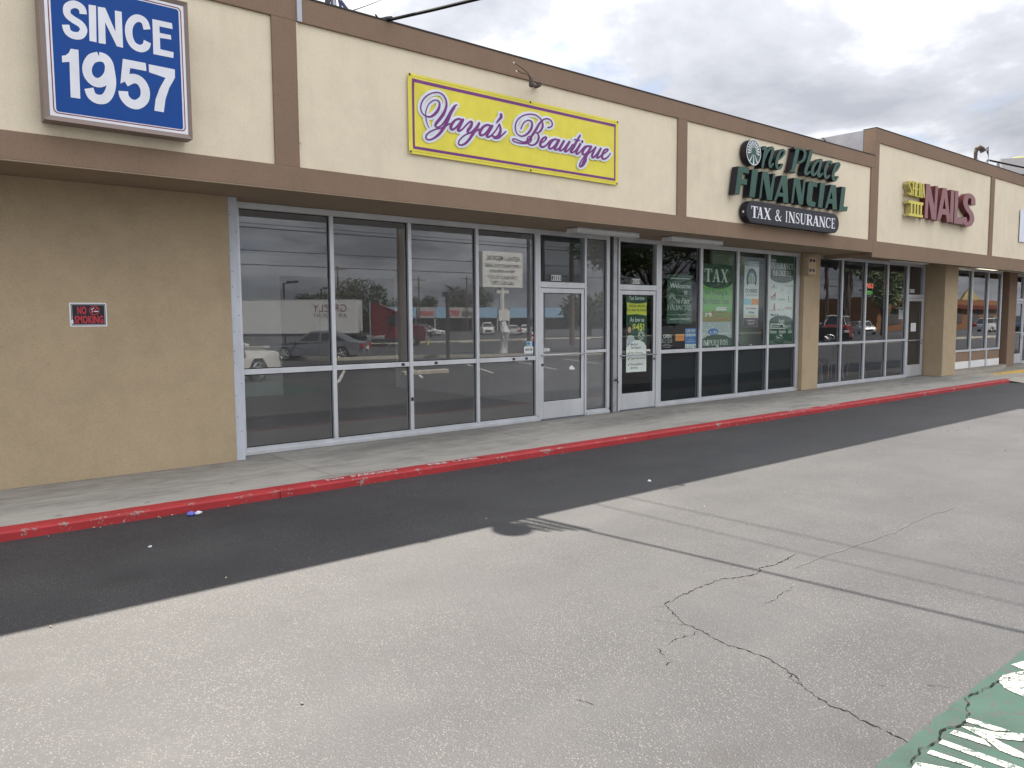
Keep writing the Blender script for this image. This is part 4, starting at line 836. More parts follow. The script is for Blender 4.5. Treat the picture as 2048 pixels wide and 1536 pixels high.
# capsule sign below
capo = thing('capsule_sign', 'long charcoal capsule sign with white serif capitals below the green letters', 'sign', (13.5, YF, 3.5))
YC = YF - .14
CX0, CX1, CZ0, CZ1 = 11.905, 15.15, 3.315, 3.70
def capsule(x0, x1, z0, z1, n=14):
    r = (z1 - z0) / 2; k = 1.12
    return [(x1 - r*k + r*k * math.cos(R(-90 + 180*i/n)), (z0+z1)/2 + r * math.sin(R(-90 + 180*i/n))) for i in range(n+1)] + [(x0 + r*k + r*k * math.cos(R(90 + 180*i/n)), (z0+z1)/2 + r * math.sin(R(90 + 180*i/n))) for i in range(n+1)]
MB().poly(capsule(CX0, CX1, CZ0, CZ1), y=YC + .004, yb=YF - .001).build('capsule_can', M_chside, capo)
MB().poly(capsule(CX0 + .004, CX1 - .004, CZ0 + .004, CZ1 - .004), y=YC).build('capsule_face', M_capsule, capo, fix=False)
bxs = MB(); bxs.add([(11.9035, YC + .075, 3.48), (11.9035, YC + .045, 3.48), (11.9035, YC + .045, 3.515), (11.9035, YC + .075, 3.515)], [(0, 1, 2, 3)]); bxs.build('side_label', M_signwhite, capo, fix=False)

# ---- a small serif alphabet: strokes in a unit cell, thick and thin
def serif_letter(mb, ch, x0, x1, z0, z1, y, T=0.24, t=0.085):
    wd, h = x1 - x0, z1 - z0
    cnt = [0]
    def pl(pts):
        cnt[0] += 1
        mb.poly([(x0 + p[0] * wd, z0 + p[1] * h) for p in pts], y=y - cnt[0] * .00012)
    def rect(a, b, c, d): pl([(a, c), (b, c), (b, d), (a, d)])
    def ser(cx_, z, w_, up): rect(cx_ - w_ / 2, cx_ + w_ / 2, z if up else z - .055, z + .055 if up else z)
    def stem(cx_, th, a=0, b=1, s=True, wx=1.9):
        rect(cx_ - th / 2, cx_ + th / 2, a, b)
        if s: ser(cx_, a, th * wx if th > .12 else th * 3.6, True); ser(cx_, b, th * wx if th > .12 else th * 3.6, False)
    def diag(xa, za, xb, zb, th): pl([(xa - th/2, za), (xa + th/2, za), (xb + th/2, zb), (xb - th/2, zb)])
    def rb(pts, ws):
        cnt[0] += 1
        mb.ribbon([(x0 + p[0] * wd, z0 + p[1] * h) for p in pts], [v * h for v in ws], wd / h if wd / h < 1.2 else 1.0, y - cnt[0] * .00012, flat=True, sub=5)
    if ch == 'T': stem(.5, T, 0, .94, False); ser(.5, 0, T * 2, True); rect(0, 1, .93, 1); rect(0, .07, .74, .93); rect(.93, 1, .74, .93)
    elif ch == 'A': diag(.14, 0, .48, .98, t); diag(.80, 0, .50, 1, T); rect(.25, .68, .30, .37); ser(.14, 0, .30, True); ser(.80, 0, .42, True)
    elif ch == 'X': diag(.78, 0, .20, 1, T); diag(.18, 0, .80, 1, t); ser(.20, 1, .42, False); ser(.80, 1, .32, False); ser(.18, 0, .32, True); ser(.78, 0, .42, True)
    elif ch == 'I': stem(.5, T * 1.9 if wd < h * .45 else T)
    elif ch == 'N': stem(.16, t); stem(.84, t, 0, 1); diag(.84, 0, .16, 1, T)
    elif ch == 'S': rb([(.84, .72), (.80, .88), (.5, .955), (.22, .86), (.20, .70), (.50, .53), (.80, .35), (.78, .14), (.5, .045), (.18, .12), (.13, .30)], [.05, .06, .07, .12, .16, .17, .16, .12, .07, .06, .05]); rect(.80, .87, .68, .95); rect(.10, .17, .05, .32)
    elif ch == 'U': rb([(.20, 1), (.20, .35), (.30, .10), (.52, .04), (.74, .12), (.83, .36), (.83, 1)], [T*.9, T*.9, .16, .09, .08, .08, .08]); ser(.20, 1, .40, False); ser(.83, 1, .30, False)
    elif ch == 'R': stem(.22, T, 0, 1); rb([(.22, .965), (.55, .965), (.76, .86), (.76, .64), (.55, .52), (.22, .52)], [.07, .07, .16, .16, .07, .07]); diag(.86, 0, .52, .52, T); ser(.88, 0, .28, True)
    elif ch == 'P': stem(.26, T, 0, 1); rb([(.26, .965), (.58, .965), (.82, .86), (.82, .60), (.58, .48), (.26, .48)], [.07, .07, .17, .17, .07, .07])
    elif ch == 'B': stem(.22, T, 0, 1); rb([(.22, .965), (.55, .965), (.74, .86), (.72, .64), (.52, .53), (.22, .53)], [.07, .07, .15, .15, .07, .07]); rb([(.22, .53), (.58, .53), (.82, .42), (.82, .16), (.58, .035), (.22, .035)], [.07, .07, .17, .17, .07, .07])
    elif ch == 'C': rb([(.86, .74), (.76, .90), (.52, .96), (.26, .84), (.16, .5), (.26, .16), (.52, .04), (.76, .10), (.88, .28)], [.05, .07, .08, .15, .20, .15, .08, .07, .05]); rect(.82, .89, .70, .97)
    elif ch == 'O': rb([(.5, .96), (.24, .84), (.15, .5), (.24, .16), (.5, .04), (.76, .16), (.85, .5), (.76, .84), (.5, .96)], [.08, .15, .19, .15, .08, .15, .19, .15, .08])
    elif ch == 'E': stem(.26, T, 0, 1); rect(.26, .88, .93, 1); rect(.26, .70, .475, .54); rect(.26, .92, 0, .07); rect(.82, .88, .76, .93); rect(.65, .71, .38, .64); rect(.86, .92, .07, .26)
    elif ch == 'F': stem(.26, T, 0, 1); rect(.26, .90, .93, 1); rect(.26, .72, .475, .54); rect(.84, .90, .74, .93); rect(.67, .73, .38, .64)
    elif ch == 'L': stem(.26, T, 0, 1); rect(.26, .90, 0, .07); rect(.84, .90, .07, .28)
    elif ch == 'M': stem(.12, t * .9); stem(.86, T * .9); diag(.50, .05, .14, 1, T * .9); diag(.50, .05, .86, 1, t)
    elif ch == 'K': stem(.22, T); diag(.30, .45, .82, 1, t); diag(.84, 0, .42, .6, T); ser(.82, 1, .3, False); ser(.86, 0, .3, True)
    elif ch == '&': rb([(.98, .50), (.80, .30), (.60, .08), (.34, .03), (.12, .14), (.12, .34), (.36, .52), (.58, .70), (.56, .90), (.40, .965), (.26, .88), (.28, .70), (.50, .42), (.72, .16), (.98, .03)], [.06, .06, .07, .08, .15, .14, .07, .08, .13, .06, .12, .14, .17, .16, .10])
SER_W = {'I': .46, 'S': .72, 'E': .78, 'F': .74, 'L': .74, 'T': .86, 'M': 1.2, '&': 1.0, ' ': .42, 'P': .8, 'B': .84}
def serif_word(s, x0, x1, z0, z1, y, mat, parent, name='lettering', local=False, gap=.06):
    tot = sum(SER_W.get(c, .92) for c in s) + gap * (len(s) - 1); u = (x1 - x0) / tot; x = x0; mb = MB()
    for c in s:
        w_ = SER_W.get(c, .92) * u
        if c != ' ': serif_letter(mb, c, x, x + w_, z0, z1, y)
        x += w_ + gap * u
    return mb.build(name, mat, parent, fix=False, local=local)
gx = [('T', 12.052, 12.262), ('A', 12.240, 12.437), ('X', 12.446, 12.690), ('&', 12.816, 13.029), ('I', 13.140, 13.262), ('N', 13.270, 13.494), ('S', 13.506, 13.667), ('U', 13.682, 13.882), ('R', 13.900, 14.135), ('A', 14.125, 14.369), ('N', 14.372, 14.606), ('C', 14.610, 14.830), ('E', 14.836, 14.998)]
for c, a, b in gx:
    mb = MB(); serif_letter(mb, c, a, b, 3.404, 3.606, YC - .002, T=.26, t=.10); mb.build('letter', M_signwhite, capo, fix=False)

# ---- red and yellow channel letters of the salon
nail = thing('channel_letter_sign', 'faded red and yellow channel letter sign of the nail salon', 'sign', (20, YF, 4.2))
YN = YF - .125
for o, hs in DATA['nails']:
    MB().poly(o, hs, y=YN + .003, yb=YF - .001).build('letter_return', M_chpside, nail)
    MB().poly(o, hs, y=YN).build('letter_face', M_chpink, nail, fix=False)
p, w_, a = DATA['nails_s'][0]
MB().ribbon(p, [v * 1.05 for v in w_], a, YN + .004, YF - .001, flat=True).build('letter_return', M_chpside, nail, fix=False)
MB().ribbon(p, w_, a, YN, flat=True, sub=7).build('letter_face', M_chpink, nail, fix=False)
for ids in ((0,), (1, 2, 3), (4, 5, 6, 7), (8,), (9, 10), (11, 12, 13)):
    s_, f_ = MB(), MB()
    for q, i in enumerate(ids):
        p, w_, a = DATA['sheila'][i]
        s_.ribbon(p, [v * .66 for v in w_], a, YN + .004 + q * .0005, YF - .001, flat=True); f_.ribbon(p, [v * .62 for v in w_], a, YN - q * .0005, flat=True, sub=6)
    s_.build('letter_return', M_chyside, nail, fix=False); f_.build('letter_face', M_chyellow, nail, fix=False)
for q, (o, hs) in enumerate(DATA['iiii']):
    MB().poly(o, hs, y=YN + .003 + .0004 * q, yb=YF - .001).build('letter_return', M_chyside, nail); MB().poly(o, hs, y=YN - .0004 * q).build('letter_face', M_chyellow, nail, fix=False)
# ---- white banner at the far right
wb = box('vinyl_banner', M_halo, None, 25.86, 29.4, YF - .006, YF - .002, 3.80, 4.74)
tag(wb, 'plain white banner on the salon fascia at the right edge', 'banner')

# ---- no smoking plate on the blank wall
ns = thing('no_smoking_sign', 'small black no smoking plate with red letters on the tan wall', 'sign', (1.71, -.28, 1.7))
Yn = -.283
NX0, NX1, NZ0, NZ1 = 1.541, 1.884, 1.588, 1.832
M_nsred = flat('sign_red', (0.52, 0.035, 0.055), 0.5); M_nsblack = flat('sign_black', (0.012, 0.012, 0.018), 0.4)
MB().poly(rrect(NX0, NX1, NZ0, NZ1, .012), y=Yn - .001, yb=-.281).build('plate', M_signwhite, ns)
MB().poly(rrect(NX0 + .014, NX1 - .012, NZ0 + .012, NZ1 - .012, .008), y=Yn - .0018).build('black_field', M_nsblack, ns, fix=False)
MB().poly(rrect(NX0 + .021, NX1 - .019, NZ0 + .019, NZ1 - .019, .006), [rrect(NX0 + .024, NX1 - .022, NZ0 + .022, NZ1 - .022, .005)[::-1]], y=Yn - .0025).build('white_line', M_signwhite, ns, fix=False)
text('NO', NX0 + .072, NX0 + .154, NZ0 + .126, NZ0 + .206, Yn - .003, M_nsred, ns, bold=.03)
text('SMOKING', NX0 + .042, NX1 - .036, NZ0 + .032, NZ0 + .112, Yn - .003, M_nsred, ns, bold=.03)
cxn, czn = NX0 + .228, NZ0 + .165
MB().poly(circ(cxn, czn, .047, asp=1.0), [circ(cxn, czn, .040)[::-1]], y=Yn - .003).build('no_symbol_ring', M_nsred, ns, fix=False)
MB().poly([(cxn - .032, czn - .024), (cxn - .024, czn - .032), (cxn + .032, czn + .024), (cxn + .024, czn + .032)], y=Yn - .0045).build('no_symbol_bar', M_nsred, ns, fix=False)
mb = MB(); mb.poly([(cxn - .024, czn - .014), (cxn + .034, czn - .014), (cxn + .034, czn - .005), (cxn - .024, czn - .005)], y=Yn - .0036); mb.ribbon([(cxn - .02, czn + .004), (cxn - .026, czn + .014), (cxn - .014, czn + .018), (cxn - .004, czn + .026)], [.006] * 4, 1, Yn - .0036); mb.build('cigarette', M_signwhite, ns, fix=False)
mb = MB(); mb.quad((NX0 + .014, Yn - .0032, NZ0 + .03), (NX0 + .030, Yn - .0032, NZ0 + .03), (NX0 + .030, Yn - .0032, NZ0 + .07), (NX0 + .014, Yn - .0032, NZ0 + .07)); mb.build('torn_sticker', M_halo, ns, fix=False)

# ---- pier light box, old lamp arm, soffit tube lights
eb = thing('wall_light_box', 'beige box with four square lenses on the pier between office and salon', 'light box', (16.0, -.1, 2.77))
M_boxb = plain('beige_box_paint', (0.46, 0.35, 0.235), 0.6, var=.06)
box('housing', M_boxb, eb, 15.87, 16.19, -.225, -.091, 2.575, 2.965, bevel=.012)
M_lens = flat('dark_lens', (0.035, 0.03, 0.03), 0.3)
for x, z in ((15.905, 2.848), (16.035, 2.848), (15.897, 2.635), (16.030, 2.635)): box('lens', M_lens, eb, x, x + .085, -.229, -.2255, z, z + .065)
ar = thing('lamp_arm', 'rusty brown lamp arm with two loose wires above the yellow banner', 'lamp arm', (7.0, YF, 4.75))
mb = MB(); mb.tube([(7.12, YF, 4.79), (7.10, YF - .10, 4.785)], .034, 10); mb.tube([(7.10, YF - .05, 4.785), (6.96, YF - .16, 4.735)], .016, 8); mb.tube([(6.99, YF - .14, 4.745), (6.83, YF - .24, 4.70)], [.024, .034], 8); mb.tube([(6.83, YF - .24, 4.68), (6.825, YF - .24, 4.78)], .026, 8)
mb.build('conduit_arm', M_rust, ar)
mb = MB(); mb.tube([(6.825, YF - .24, 4.78), (6.79, YF - .23, 4.84), (6.70, YF - .2, 4.90), (6.60, YF - .18, 4.94)], .004, 5); mb.tube([(6.82, YF - .24, 4.78), (6.77, YF - .22, 4.83), (6.68, YF - .22, 4.825), (6.63, YF - .22, 4.845), (6.61, YF - .22, 4.83)], .004, 5)
mb.build('loose_wire', M_wire, ar)
mb = MB()
for p in ((6.60, YF - .18, 4.94), (6.61, YF - .22, 4.825)): mb.tube([p, (p[0] - .02, p[1], p[2] + .012)], .006, 5)
mb.build('wire_nut', M_whitepaint, ar)
M_tube = plain('white_diffuser', (0.62, 0.63, 0.62), 0.5, var=0.05)
M_tubelit = plain('lit_diffuser', (0.95, 0.90, 0.70), 0.5, var=0.0, emit=0.55)
def soffit_light(x0, x1, y0, y1, z, label, lit=False):
    t = thing('soffit_light', label, 'ceiling light', ((x0 + x1) / 2, (y0 + y1) / 2, z), group='tube lights under the soffit')
    box('tray', M_galv, t, x0, x1, y0, y1, z - .022, z - .001, bevel=.004)
    mb = MB(); c = (y0 + y1) / 2; h = (y1 - y0) / 2 - .012
    vs = []; 
    for x in (x0 + .02, x1 - .02):
        for k in range(9): vs.append((x, c - h * math.cos(math.pi * k / 8), z - .023 - .06 * math.sin(math.pi * k / 8) ** .7))
    fs = [(k, k + 1, 10 + k, 9 + k) for k in range(8)] + [tuple(range(9)), tuple(range(9, 18))]
    mb.add(vs, fs).build('diffuser', M_tubelit if lit else M_tube, t, smooth=False)
    for x in (x0, x1 - .02): box('end_cap', M_whitepaint, t, x, x + .019, y0 + .004, y1 - .004, z - .086, z - .023)
soffit_light(8.42, 9.84, -.62, -.36, ZB - .004, 'tube light under the soffit above the door numbered 10242')
soffit_light(10.64, 12.10, -.66, -.42, ZB - .004, 'tube light under the soffit above the green welcome poster')
soffit_light(19.3, 20.95, -.66, -.40, SB + .1, 'tube light under the soffit above the salon windows')
soffit_light(24.0, 25.55, -.80, -.52, SB + .1, 'lit tube light above the recessed windows with brown wainscot', True)
soffit_light(26.3, 28.0, -.80, -.52, SB + .1, 'tube light at the far right end of the soffit')
# ================================================================== posters and stickers inside the glass
PY = .072
M_pdk = flat('poster_dark_green', (0.030, 0.085, 0.055), .6); M_plg = flat('poster_light_green', (0.16, 0.42, 0.10), .6); M_pol = flat('poster_olive', (0.25, 0.27, 0.06), .6)
M_pw = flat('poster_white', (0.72, 0.74, 0.72), .6); M_pgrey = flat('poster_grey', (0.42, 0.46, 0.48), .6); M_pyel = flat('poster_yellow', (0.72, 0.70, 0.10), .6)
M_porg = flat('poster_orange', (0.72, 0.26, 0.06), .6); M_pblue = flat('poster_blue', (0.05, 0.17, 0.46), .6); M_pteal = flat('poster_teal', (0.03, 0.25, 0.32), .6)
M_pnavy = flat('poster_navy', (0.02, 0.035, 0.10), .6); M_pblk = flat('poster_ink', (0.018, 0.02, 0.02), .6); M_psilver = flat('poster_silver_ink', (0.52, 0.56, 0.53), .6)
M_pred = flat('poster_red', (0.45, 0.03, 0.035), .6); M_ppur = flat('poster_purple', (0.10, 0.07, 0.10), .6); M_skin = flat('poster_skin', (0.55, 0.32, 0.22), .6); M_hair = flat('poster_hair', (0.045, 0.025, 0.015), .6)
M_pcyan = flat('poster_cyan', (0.25, 0.52, 0.66), .6); M_pplum = flat('poster_brick_red', (0.42, 0.12, 0.03), .6)
def sheet(pts, y, name, mat, par): return MB().poly(pts, y=y).build(name, mat, par, fix=False)
def rct(x0, x1, z0, z1): return [(x0, z0), (x1, z0), (x1, z1), (x0, z1)]
def poster(name, label, cat, x0, x1, z0, z1, mat, group=None):
    t = thing(name, label, cat, ((x0 + x1) / 2, PY, z0), group=group)
    box('sheet', mat, t, x0, x1, PY, PY + .0015, z0, z1)
    return t
L1, L2, L3 = PY - .0012, PY - .0024, PY - .0036

# door poster
p = poster('door_poster', 'tall tax service poster with yellow panel and woman on the office door', 'poster', 10.262, 10.812, .675, 2.066, M_pdk)
DY = -.030
def dy(o): o.location.y += DY; return o
for c in p.children: dy(c)
dy(text('Tax Service', 10.33, 10.74, 1.965, 2.035, L1, M_pw, p, bold=.01))
dy(sheet([(10.272, 1.925), (10.40, 1.905), (10.54, 1.900), (10.68, 1.905), (10.812, 1.925), (10.795, 1.81), (10.808, 1.690), (10.54, 1.712), (10.274, 1.703), (10.29, 1.81)][::-1], L1, 'yellow_panel', M_pyel, p))
dy(text('SPECIAL PRICING', 10.33, 10.765, 1.835, 1.878, L2, M_pblk, p, bold=.015)); dy(text('For New Tax Clients', 10.31, 10.78, 1.765, 1.812, L2, M_pblk, p, bold=.01))
dy(text('As low as', 10.36, 10.74, 1.575, 1.655, L1, M_pw, p, bold=.01)); dy(text('$45!', 10.43, 10.745, 1.405, 1.545, L1, M_pyel, p, bold=.03))
dy(sheet(circ(10.345, 1.46, .075, 18, asp=.85) , L1, 'printed_hair', M_hair, p)); dy(sheet([(10.278, 1.33), (10.40, 1.33), (10.405, 1.47), (10.283, 1.47)], L1 - .0002, 'printed_hair', M_hair, p))
dy(sheet(circ(10.348, 1.435, .052, 18, asp=.85), L2, 'printed_face', M_skin, p)); dy(sheet([(10.27, 1.10), (10.50, 1.10), (10.51, 1.22), (10.46, 1.32), (10.37, 1.345), (10.30, 1.325), (10.27, 1.25)], L2, 'printed_jumper', M_pgrey, p))
dy(sheet([(10.325, 1.412), (10.348, 1.404), (10.371, 1.412), (10.348, 1.396)][::-1], L3, 'printed_smile', M_pw, p))
emblem(p, 10.66, 1.335, .085, L2 + DY, M_pdk, M_pw, asp=1.0, name='small_emblem')
dy(sheet([(10.262, .68), (10.806, .676), (10.80, 1.13), (10.74, 1.20), (10.63, 1.245), (10.50, 1.25), (10.36, 1.20), (10.265, 1.12)], L3 - .0006, 'white_panel', M_pw, p))
for s_, z in (('Maximum', 1.155), ('Tax Return', 1.095), ('Fair Pricing', .995), ('Open Year-Round', .895), ('Personalized', .795), ('Service', .735)):
    dy(text(s_, 10.38, 10.38 + .027 * len(s_), z, z + .045, L3 - .0014, M_pblk, p, bold=.01))
mb = MB()
for z in (1.155, .995, .895, .79): mb.ribbon([(10.312, z + .03), (10.325, z + .008), (10.355, z + .052)], [.012, .014, .010], 1, L3 - .0014)
dy(mb.build('check_marks', M_pblk, p, fix=False))

# welcome
p = poster('window_poster', 'dark green welcome poster in the office pane beside the door', 'poster', 11.414, 12.164, 1.533, 2.455, M_pdk)
sheet(rct(11.50, 12.10, 2.375, 2.387), L1, 'white_rule', M_pw, p); sheet(rct(11.50, 12.10, 1.615, 1.627), L1, 'white_rule', M_pw, p)
text('Welcome', 11.50, 12.11, 2.20, 2.29, L1, M_pw, p, bold=.012); text('to', 11.92, 12.02, 2.085, 2.165, L1, M_pw, p, bold=.01)
emblem(p, 11.56, 1.995, .105, L1, M_pdk, M_psilver, name='small_emblem')
text('ne Place', 11.68, 12.09, 1.915, 2.015, L1, M_pw, p, shear=.25); serif_word('FINANCIAL', 11.43, 12.15, 1.785, 1.885, L1, M_psilver, p)
text('Personalized Solutions, Caring Service', 11.44, 12.14, 1.69, 1.715, L1, M_psilver, p)

# tall tax banner
p = poster('window_poster', 'tall green and yellow tax banner filling the second office pane', 'poster', 12.462, 13.468, 1.05, 2.694, M_plg)
sheet([(12.462, 2.694), (12.462, 2.36)] + [(12.965 - .503 * math.cos(R(a)), 2.36 - .145 * math.sin(R(a))) for a in range(15, 180, 15)] + [(13.468, 2.36), (13.468, 2.694)], L1, 'green_ellipse', M_pdk, p)
serif_word('TAX', 12.545, 13.325, 2.345, 2.60, L2, M_pw, p)
text('Fair Pricing &', 12.57, 13.31, 2.07, 2.185, L1, M_pdk, p, bold=.006); text('No Hidden Fees.', 12.49, 13.38, 1.91, 2.035, L1, M_pdk, p, bold=.006)
sheet(rct(12.463, 13.467, 1.56, 1.76), L1, 'olive_band', M_pol, p)
text('yelp', 12.58, 12.80, 1.66, 1.755, L2, M_pw, p, bold=.05); mb = MB(); [mb.poly(circ(12.84 + .028 * math.cos(R(k * 72 + 20)), 1.745 + .032 * math.sin(R(k * 72 + 20)), .018, 8), y=L2) for k in range(5)]; mb.build('burst_logo', M_pred, p, fix=False)
sheet(rct(12.94, 13.28, 1.785, 1.85), L1, 'stars_panel', M_pw, p); text('* * * * *', 12.96, 13.26, 1.80, 1.835, L2, M_pred, p, bold=.04)
text('San Diego CA', 12.94, 13.26, 1.725, 1.765, L2 - .0005, M_pdk, p); text('rated 5 out of 5', 12.88, 13.22, 1.66, 1.70, L2, M_pdk, p)
text('5 Star Reviews!', 12.54, 13.35, 1.575, 1.655, L2 - .0006, M_pplum, p, bold=.008)
sheet(rct(12.463, 13.467, 1.24, 1.558), L1, 'map_band', M_pgrey, p)
mb = MB(); q = random.Random(4)
for k in range(26):
    a, b = q.uniform(12.48, 13.42), q.uniform(1.27, 1.52); mb.poly([(a, b), (a + q.uniform(.02, .07), b + q.uniform(-.01, .02)), (a + q.uniform(.0, .05), b + q.uniform(.015, .05))], y=L2)
mb.build('printed_papers', M_pw, p, fix=False)
sheet([(12.85 + .17 * math.cos(R(a)), 1.36 + .07 * math.sin(R(a))) for a in range(0, 360, 18)], L3, 'blue_oval', M_pblue, p); text('e - file', 12.74, 12.97, 1.335, 1.385, L3 - .001, M_pw, p, bold=.02)
sheet([(12.463, 1.051), (13.467, 1.051), (13.467, 1.21), (13.25, 1.285), (12.96, 1.31), (12.66, 1.285), (12.463, 1.20)], L3 - .0012, 'green_arch', M_pdk, p); serif_word('IMPUESTOS', 12.50, 13.34, 1.095, 1.20, L3 - .0024, M_pw, p)

# covered california strip
p = poster('window_poster', 'narrow white and blue covered health banner in the third office pane', 'poster', 13.883, 14.418, 1.435, 2.806, M_pw)
sheet(rct(13.884, 14.417, 2.69, 2.805), L1, 'grey_header', M_pgrey, p)
for r0, r1, m_ in ((.205, .15, M_pnavy), (.148, .115, M_pteal)):
    o_ = [(14.15 + r0 * .92 * math.cos(R(a)), 2.43 + r0 * 1.12 * math.sin(R(a))) for a in range(-35, 216, 10)]; i_ = [(14.15 + r1 * .92 * math.cos(R(a)), 2.43 + r1 * 1.12 * math.sin(R(a))) for a in range(-35, 216, 10)]
    mb = MB()
    for k in range(len(o_) - 1): mb.quad((o_[k][0], L1, o_[k][1]), (i_[k][0], L1, i_[k][1]), (i_[k+1][0], L1, i_[k+1][1]), (o_[k+1][0], L1, o_[k+1][1]))
    mb.build('arch_logo', m_, p, fix=False)
mb = MB()
for x, h in ((14.09, .13), (14.15, .16), (14.21, .12)): mb.poly(rct(x - .018, x + .018, 2.34, 2.34 + h), y=L1); mb.poly(circ(x, 2.365 + h, .022, 10), y=L1)
mb.build('people_logo', M_pol, p, fix=False)
text('COVERED', 13.93, 14.37, 2.155, 2.235, L1, M_pnavy, p, bold=.03); text('CALIFORNIA', 13.94, 14.36, 2.085, 2.13, L1, M_pteal, p)
sheet(rct(13.885, 14.14, 1.905, 2.03), L1, 'blue_bar', M_pcyan, p); sheet(rct(14.15, 14.416, 1.905, 2.03), L1, 'orange_bar', M_porg, p)
text('Open Enrollment', 13.95, 14.35, 1.80, 1.855, L1, M_pred, p, bold=.01); text('& Renew', 14.06, 14.26, 1.725, 1.775, L1, M_pnavy, p, bold=.01); text('Free Assistance!', 13.94, 14.34, 1.655, 1.70, L1, M_porg, p, bold=.01)
sheet(rct(13.885, 14.416, 1.436, 1.635), L1, 'purple_footer', M_ppur, p); text('Hablamos', 14.02, 14.28, 1.56, 1.605, L2, M_pw, p); text('Español', 14.05, 14.26, 1.49, 1.54, L2, M_pw, p)

# insurance brokers
p = poster('window_poster', 'tall white insurance brokers banner with green ends in the last office pane', 'poster', 14.842, 15.775, 1.05, 3.0, M_pw)
sheet([(14.842, 2.999), (14.842, 2.50)] + [(15.308 - .466 * math.cos(R(a)), 2.50 - .115 * math.sin(R(a))) for a in range(15, 180, 15)] + [(15.775, 2.50), (15.775, 2.999)], L1, 'green_head', M_pdk, p)
serif_word('INSURANCE', 14.86, 15.75, 2.685, 2.81, L2, M_pw, p); serif_word('BROKERS', 14.95, 15.66, 2.535, 2.65, L2, M_pw, p)
sheet([(14.843, 1.051), (15.774, 1.051), (15.774, 1.56)] + [(15.308 + .466 * math.cos(R(a)), 1.56 + .12 * math.sin(R(a))) for a in range(15, 180, 15)] + [(14.843, 1.56)], L1, 'green_foot', M_pdk, p)
text('Auto', 15.20, 15.43, 1.515, 1.605, L2, M_pw, p, bold=.01); text('Business    Mexico', 14.90, 15.70, 1.42, 1.485, L2, M_pw, p); text('Home   Health   Life', 14.87, 15.74, 1.29, 1.375, L2, M_pw, p, bold=.015)
for s_, a, b, z, h, m_, bl in (('Safeco', 14.90, 15.12, 2.265, .03, M_pblk, 0), ('Pacific', 15.45, 15.75, 2.315, .025, M_pblk, 0), ('VSP', 15.22, 15.39, 2.20, .06, M_pgrey, 0), ('UDC', 15.52, 15.68, 2.155, .05, M_pgrey, 0), ('MERCURY', 14.88, 15.09, 2.05, .045, M_pred, .02), ('INSURANCE', 14.88, 15.09, 2.015, .025, M_pblk, 0), ('Progressive', 15.17, 15.44, 2.0, .05, M_pteal, .02), ('Foremost', 15.56, 15.72, 1.96, .05, M_pgrey, 0), ('The Hartford', 14.88, 15.07, 1.775, .03, M_pred, .01), ('Kemper Life', 15.15, 15.40, 1.79, .03, M_pnavy, .01), ('TRAVELERS', 15.44, 15.72, 1.815, .05, M_pred, .02), ('MetLife', 14.89, 15.22, 1.665, .06, M_pnavy, .02), ('Liberty', 15.44, 15.74, 1.665, .045, M_pgrey, 0)):
    text(s_, a, b, z, z + h, L1, m_, p, bold=bl)
mb = MB(); mb.poly([(14.94, 2.09), (15.06, 2.10), (15.08, 2.19)], y=L1); mb.poly([(15.00, 1.80), (15.05, 1.80), (15.05, 1.93), (15.02, 1.95), (15.0, 1.90)], y=L1); mb.build('red_logos', M_pred, p, fix=False)
mb = MB(); mb.poly([(14.95, 2.30), (15.02, 2.30), (14.985, 2.35)], y=L1); mb.poly(rct(15.57, 15.59, 2.0, 2.12), y=L1); mb.build('dark_logos', M_pblk, p, fix=False)

# hours decal, orange card, blue poster
p = thing('hours_decal', 'white open and hours lettering on the office pane next to the door', 'decal', (11.43, PY, 1.06))
text('OPEN', 11.315, 11.55, 1.265, 1.335, L1, M_pw, p, bold=.015)
for z in (1.235, 1.205, 1.18): text('Mon - Fri    9:00  6:00', 11.275, 11.575, z, z + .018, L1, M_pw, p)
text('Closed Sunday', 11.33, 11.52, 1.14, 1.158, L1, M_pw, p); sheet(rct(11.28, 11.59, 1.122, 1.126), L1, 'rule', M_pw, p); text('se habla español', 11.33, 11.54, 1.085, 1.105, L1, M_pw, p)
p = poster('window_card', 'small orange card on the office pane left of the blue poster', 'card', 11.675, 11.945, 1.205, 1.334, M_porg); text('notary public', 11.70, 11.92, 1.27, 1.295, L1, M_pplum, p)
p = poster('window_poster', 'blue fingerprinting poster on the office pane right of the orange card', 'poster', 11.968, 12.306, 1.055, 1.442, M_pblue)
text('CERTIFIX', 11.99, 12.29, 1.365, 1.418, L1, M_pw, p, bold=.02); text('LIVESCAN', 11.985, 12.295, 1.285, 1.338, L1, M_pw, p, bold=.02); text('authorized', 12.07, 12.2, 1.22, 1.238, L1, M_pw, p); text('FINGERPRINTING', 12.0, 12.28, 1.175, 1.198, L1, M_pw, p)
sheet(rct(11.969, 12.305, 1.056, 1.135), L1, 'white_strip', M_pw, p); mb = MB(); [mb.poly(circ(12.01 + k * .085, 1.094, .026, 10), y=L2) for k in range(4)]; mb.build('seal_logos', M_pgrey, p, fix=False)
